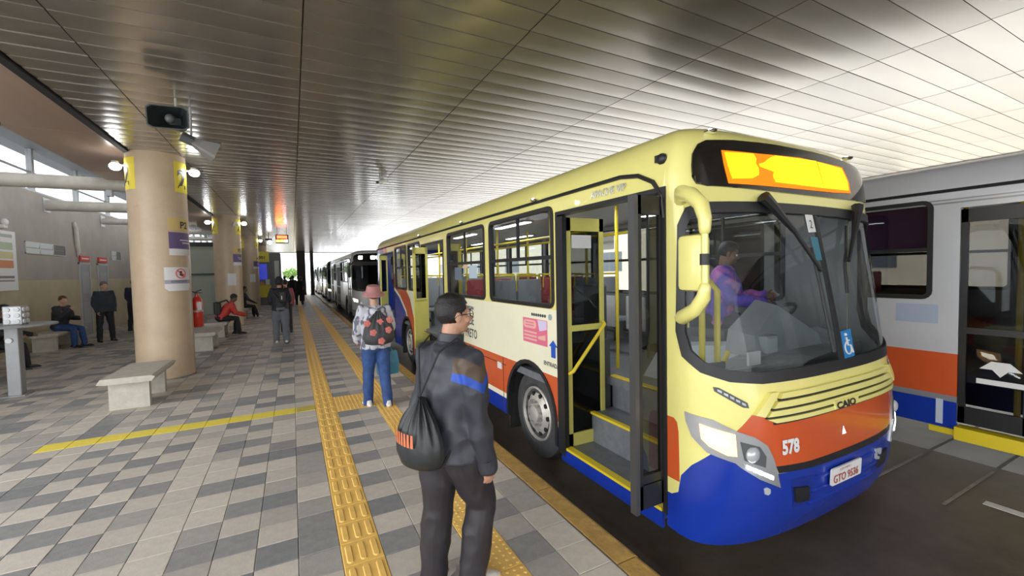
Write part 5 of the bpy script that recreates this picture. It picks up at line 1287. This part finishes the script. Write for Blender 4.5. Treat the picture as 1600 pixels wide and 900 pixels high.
# woman with the pink hat ------------------------------------------------------
m_hood = mat('print_hoodie', (0.52, 0.53, 0.60), 0.7)
nt = m_hood.node_tree; b = nt.nodes['Principled BSDF']; tc = nt.nodes.new('ShaderNodeTexCoord'); mp = nt.nodes.new('ShaderNodeMapping'); mp.inputs['Scale'].default_value = (1, 1, .45); vo = nt.nodes.new('ShaderNodeTexNoise'); vo.inputs['Scale'].default_value = 16; vo.inputs['Detail'].default_value = 2
rp = nt.nodes.new('ShaderNodeValToRGB'); rp.color_ramp.elements[0].position = .51; rp.color_ramp.elements[0].color = (.55, .56, .62, 1); rp.color_ramp.elements[1].position = .57; rp.color_ramp.elements[1].color = (.13, .13, .17, 1)
nt.links.new(tc.outputs['Object'], mp.inputs[0]); nt.links.new(mp.outputs[0], vo.inputs[0]); nt.links.new(vo.outputs['Fac'], rp.inputs[0]); nt.links.new(rp.outputs[0], b.inputs['Base Color'])
m_jean = mat('jeans_blue', (0.025, 0.07, 0.22), 0.7, var=.3, scale=10)
WM = V((1.00, 6.12, 0))
wo, J = person('person in pink hat and grey print hoodie walking away beside the yellow bus', WM, .10, 1.64, lean=.03, head=(-.1, -.1), R=(.05, .20, .5, .15), L=(.10, .22, .75, .25), RL=(-.10, .05, .12), LL=(.12, .05, .05), bulk=1.12, lbulk=1.10,
    top=m_hood, legs=m_jean, shoe=m_offwhite, skin=m_skin3, hair=m_hairb, vox=.012, detail=True, loose=1.05)
HT = J['HT']; m_hat = mat('hat_pink', (0.44, 0.20, 0.20), .8, var=.12)
hat = MB().lathe([(.160, -.012), (.150, .004), (.112, .040), (.106, .045), (.098, .10), (.086, .128), (.05, .138), (.001, .14), (.001, .13), (.08, .12), (.095, .042), (.10, .036), (.148, -.004)], 32, HT @ Matrix.Translation((0, -.012, .022)) @ Matrix.Rotation(.12, 4, 'X')).build('bucket_hat', m_hat, None, None, True, 50)
hat.location = WM; hat.rotation_euler = wo.rotation_euler; tag(hat, 'dusty pink bucket hat on the person in the print hoodie', 'hat')
MB().tube([J['N'] + V((-.10, -.06, .0)), J['N'] + V((-.06, -.12, -.03)), J['N'] + V((0, -.145, -.06)), J['N'] + V((.06, -.12, -.03)), J['N'] + V((.10, -.06, 0))], [.03, .05, .06, .05, .03], 10, round_ends=True).build('hood', m_hood, wo, None, True)
bc = J['P'] + V((0, -.15, .24))
m_bagf = mat('bag_charcoal', (0.05, 0.05, 0.055), .6, var=.3, scale=20)
bg2 = drawbag('charcoal drawstring bag with pink flowers on the back of the person in pink hat', WM, wo.rotation_euler.z, bc, .42, .46, .15, m_bagf,
    [[bc + V((0, -.02, .22)), J['N'] + V((s * .09, -.06, 0)), J['N'] + V((s * .12, .07, -.08)), J['P'] + V((s * .18, .05, .2)), bc + V((s * .18, 0, -.18))] for s in (-1, 1)], m_cord)
m_flow = mat('flower_pink', (0.66, 0.20, 0.17), .6)
for x, z in ((-.10, -.05), (.10, -.03), (0, -.17), (-.16, .07), (.13, .10), (.0, .08)):
    a = MB(); c = bc + V((x, -.15 * (.12 + .88 * sqrt(max(0, 1 - (x / .21) ** 2))) * (1 if z < .05 else .72) - .002, z))
    for q in range(5): a.ball(c + V((.026 * cos(q * 1.257), 0, .026 * sin(q * 1.257))), (.024, .008, .024), 8, 6)
    a.ball(c, (.016, .012, .016), 8, 6); a.build('flower', m_flow, bg2)
hb_ = J['Rarm'][2]
cb = thing('carrier_bag', 'teal plastic bag in the right hand of the person in pink hat', 'bag', WM + Matrix.Rotation(wo.rotation_euler.z, 3, 'Z') @ (hb_ + J['Rarm'][3] * .08), wo.rotation_euler.z)
m_teal = mat('bag_teal', (0.05, 0.24, 0.34), .4, var=.15, bump=.4, bscale=18)
MB().loft([[V((x * .13, y * .05, -.08)) for x, y in ((-1, -1), (1, -1), (1, 1), (-1, 1))], [V((x * .15, y * .07, -.25)) for x, y in ((-1, -1), (1, -1), (1, 1), (-1, 1))], [V((x * .14, y * .06, -.42)) for x, y in ((-1, -1), (1, -1), (1, 1), (-1, 1))]]).build('bag_body', m_teal, cb)
for y in (-.03, .03): MB().tube([(-.07, y, -.09), (-.04, 0, -.01), (0, 0, .0), (.04, 0, -.01), (.07, y, -.09)], .008, 6).build('bag_handle', m_teal, cb)
# others -----------------------------------------------------------------------
m_nav = mat('dark_jacket', (0.018, 0.018, 0.025), .6, var=.2); m_sweat = mat('grey_sweatpants', (0.16, 0.175, 0.20), .8, var=.1); m_dkj = mat('dark_blue_coat', (0.022, 0.032, 0.045), .7, var=.2)
m_rj = mat('red_jacket', (0.60, 0.045, 0.035), .6, var=.1); m_blkp = mat('black_trousers', (0.014, 0.014, 0.017), .7); m_pk = mat('pink_top', (0.35, 0.07, 0.10), .7); m_dkshoe = mat('dark_shoe', (.02, .02, .02), .5)
hd, J = person('hooded person in black jacket and grey sweatpants walking away along the platform', (-.33, 13.25, 0), .05, 1.78, head=(0, -.05), R=(.1, .18, .9, .5), L=(.1, .18, .9, .5), RL=(-.25, .05, .12), LL=(.18, .05, .08), bulk=1.12, lbulk=1.25,
    top=m_nav, legs=m_sweat, shoe=m_offwhite, hair=m_nav, hairstyle='hood', vox=.016)
cbg = thing('shoulder_bag', 'small black bag slung across the hooded person\'s back', 'bag', (-.33, 13.25, 0), .05)
MB().bbox((-.02, -.24, 1.12), (.13, -.15, 1.42), .03).build('bag_body', m_blk, cbg); MB().tube([(.05, -.19, 1.14), (-.12, -.17, 1.35), (-.2, -.03, 1.52)], .018, 6).tube([(.06, -.19, 1.4), (.14, -.12, 1.5), (.13, 0, 1.54)], .016, 6).build('strap', m_blk, cbg); MB().box((.03, -.246, 1.2), (.05, -.238, 1.3)).build('zip', m_offwhite, cbg)
person('person in a dark pink top half hidden behind the hooded person', (-.22, 15.6, 0), .1, 1.70, R=(.1, .15, .3, .1), L=(.1, .15, .3, .1), RL=(-.1, .04, .1), LL=(.15, .04, .1), top=m_pk, legs=m_blkp, shoe=m_dkshoe, vox=.02)
person('person in red jacket sitting bent forward on the bench by the second column', (-2.02, 15.75, 0), -1.35, 1.72, lean=.62, head=(0, .45), R=(.35, .12, .9, .35), L=(.35, .12, .9, .35), RL=(1.5, .12, 1.42), LL=(1.45, .12, 1.5), seat=.47,
    bulk=1.1, top=m_rj, legs=m_blkp, shoe=m_dkshoe, skin=m_skin2, vox=.016)
bp = thing('backpack', 'black backpack worn by the person in the red jacket', 'bag', (-2.02, 15.75, 0), -1.35)
MB().bbox((-.17, -.16, .68), (.17, .02, 1.08), .05).build('pack_body', m_blk, bp).rotation_euler = (0, 0, 0); bp.rotation_euler = (0, 0, -1.35)
MB().tube([(-.1, 0, 1.06), (-.11, .18, 1.12), (-.12, .26, .98)], .02, 6).tube([(.1, 0, 1.06), (.11, .18, 1.12), (.12, .26, .98)], .02, 6).build('strap', m_blk, bp)
person('person in black sitting with one arm out behind the second column', (-1.98, 21.8, 0), -1.3, 1.72, lean=.12, R=(.5, .3, .5, 0), L=(.2, .5, .2, 0), RL=(1.45, .12, 1.2), LL=(1.45, .1, 1.4), seat=.47, top=m_nav, legs=m_blkp, shoe=m_offwhite, skin=m_skin2, vox=.02)
person('person in black jacket and jeans sitting on the bench along the left wall', (-5.70, 15.95, 0), -1.9, 1.74, lean=.15, head=(-.3, .05), R=(.55, .15, 1.95, .3), L=(.25, .1, 1.3, .4), RL=(1.45, .1, 1.4), LL=(1.4, .1, 1.3), seat=.47, bulk=1.15, top=m_nav, legs=m_jean, shoe=m_dkshoe, skin=m_skin3, hair=m_hairb, vox=.016)
person('person in dark coat standing by the left wall doors, facing the platform', (-5.0, 16.75, 0), -2.5, 1.76, head=(.3, .05), R=(-.05, .16, .45, .2), L=(-.1, .16, .5, .2), RL=(.0, .10, .0), LL=(0.0, .12, .0), bulk=1.08, top=m_dkj, legs=m_blkp, shoe=m_dkshoe, skin=m_skin3, hair=m_hairg, vox=.016)
person('person in navy jacket seen from behind near the left wall, beside the nearest column', (-5.05, 19.6, 0), -.3, 1.80, R=(.1, .15, .4, .2), L=(.1, .15, .4, .2), RL=(.05, .06, 0), LL=(-.05, .06, .05), bulk=1.08, top=mat('navy_jacket', (.02, .025, .06), .7), legs=m_blkp, shoe=m_dkshoe, hair=m_hairg, vox=.018)
person('dark figure sitting low at the left edge below the grey table', (-5.55, 12.6, 0), -1.6, 1.72, lean=.35, head=(0, .2), R=(.4, .15, .9, .2), L=(.4, .15, .9, .2), RL=(1.4, .1, 1.3), LL=(1.4, .1, 1.3), seat=.46, bulk=1.1, top=m_blkp, legs=m_blkp, shoe=m_dkshoe, skin=m_skin2, vox=.02)
st_ = thing('stool', 'low dark seat under the figure at the left edge', 'stool', (-5.55, 12.6, 0)); MB().bbox((-.22, -.25, .38), (.22, .25, .46), .02).build('stool_seat', m_dgrey, st_)
for x in (-.17, .17):
    for y in (-.2, .2): MB().cyl((x, y, 0), (x, y, .4), .02, n=8).build('leg', m_dgrey, st_)
rg = random.Random(5)
crowd = [(-.45, 30.5, 'far figure in black left of the group before the dark pillar'), (.02, 31.5, 'far figure in black with raised hood in the middle of the distant group'), (.34, 29.6, 'far figure in black nearest the guide path in the distant group'), (.55, 33.5, 'far figure in black right of the distant group, before the wide pillar'), (-.15, 36.0, 'farthest black figure behind the distant group')]
for x, y, lab in crowd:
    person(lab, (x, y, 0), rg.uniform(-.6, .6), rg.uniform(1.66, 1.82), R=(rg.uniform(-.2, .3), .15, .4, .1), L=(rg.uniform(-.2, .3), .15, .4, .1), RL=(-.12, .05, .1), LL=(.12, .05, .05), bulk=1.08, top=m_blkp, legs=m_blkp, shoe=m_dkshoe, skin=m_skin2, vox=.03)
# driver
m_dp2 = mat('purple_shirt', (0.10, 0.05, 0.36), .6)
nt = m_dp2.node_tree; b = nt.nodes['Principled BSDF']; n = nt.nodes.new('ShaderNodeTexNoise'); n.inputs['Scale'].default_value = 5; tc = nt.nodes.new('ShaderNodeTexCoord'); rp = nt.nodes.new('ShaderNodeValToRGB')
rp.color_ramp.elements[0].position = .5; rp.color_ramp.elements[0].color = (.10, .06, .42, 1); rp.color_ramp.elements[1].position = .62; rp.color_ramp.elements[1].color = (.55, .14, .50, 1)
nt.links.new(tc.outputs['Object'], n.inputs[0]); nt.links.new(n.outputs['Fac'], rp.inputs[0]); nt.links.new(rp.outputs[0], b.inputs['Base Color'])
DR = V((4.22, 3.12, .70))
dv, J = person('driver in purple shirt seated behind the windscreen, looking at a phone', DR, pi + .5, 1.76, lean=.10, head=(.15, .35), R=(.35, .15, 1.1, .15), L=(.45, .1, 1.15, .35), RL=(1.4, .12, 1.2), LL=(1.4, .12, 1.2), seat=.46, bulk=1.1, top=m_dp2, legs=m_blkp, shoe=m_dkshoe, skin=m_skin2, vox=.013, detail=True, curl=1.0)
w_ = J['Rarm'][2] + J['Rarm'][3] * .10
ph = MB().bbox((-.038, -.006, -.075), (.038, .006, .075), .004).build('phone', m_blk); ph.location = DR + Matrix.Rotation(pi + .5, 3, 'Z') @ (w_ + V((-.03, .0, .03))); ph.rotation_euler = (.9, 0, pi + .5); tag(ph, 'black phone in the driver\'s hand', 'phone')
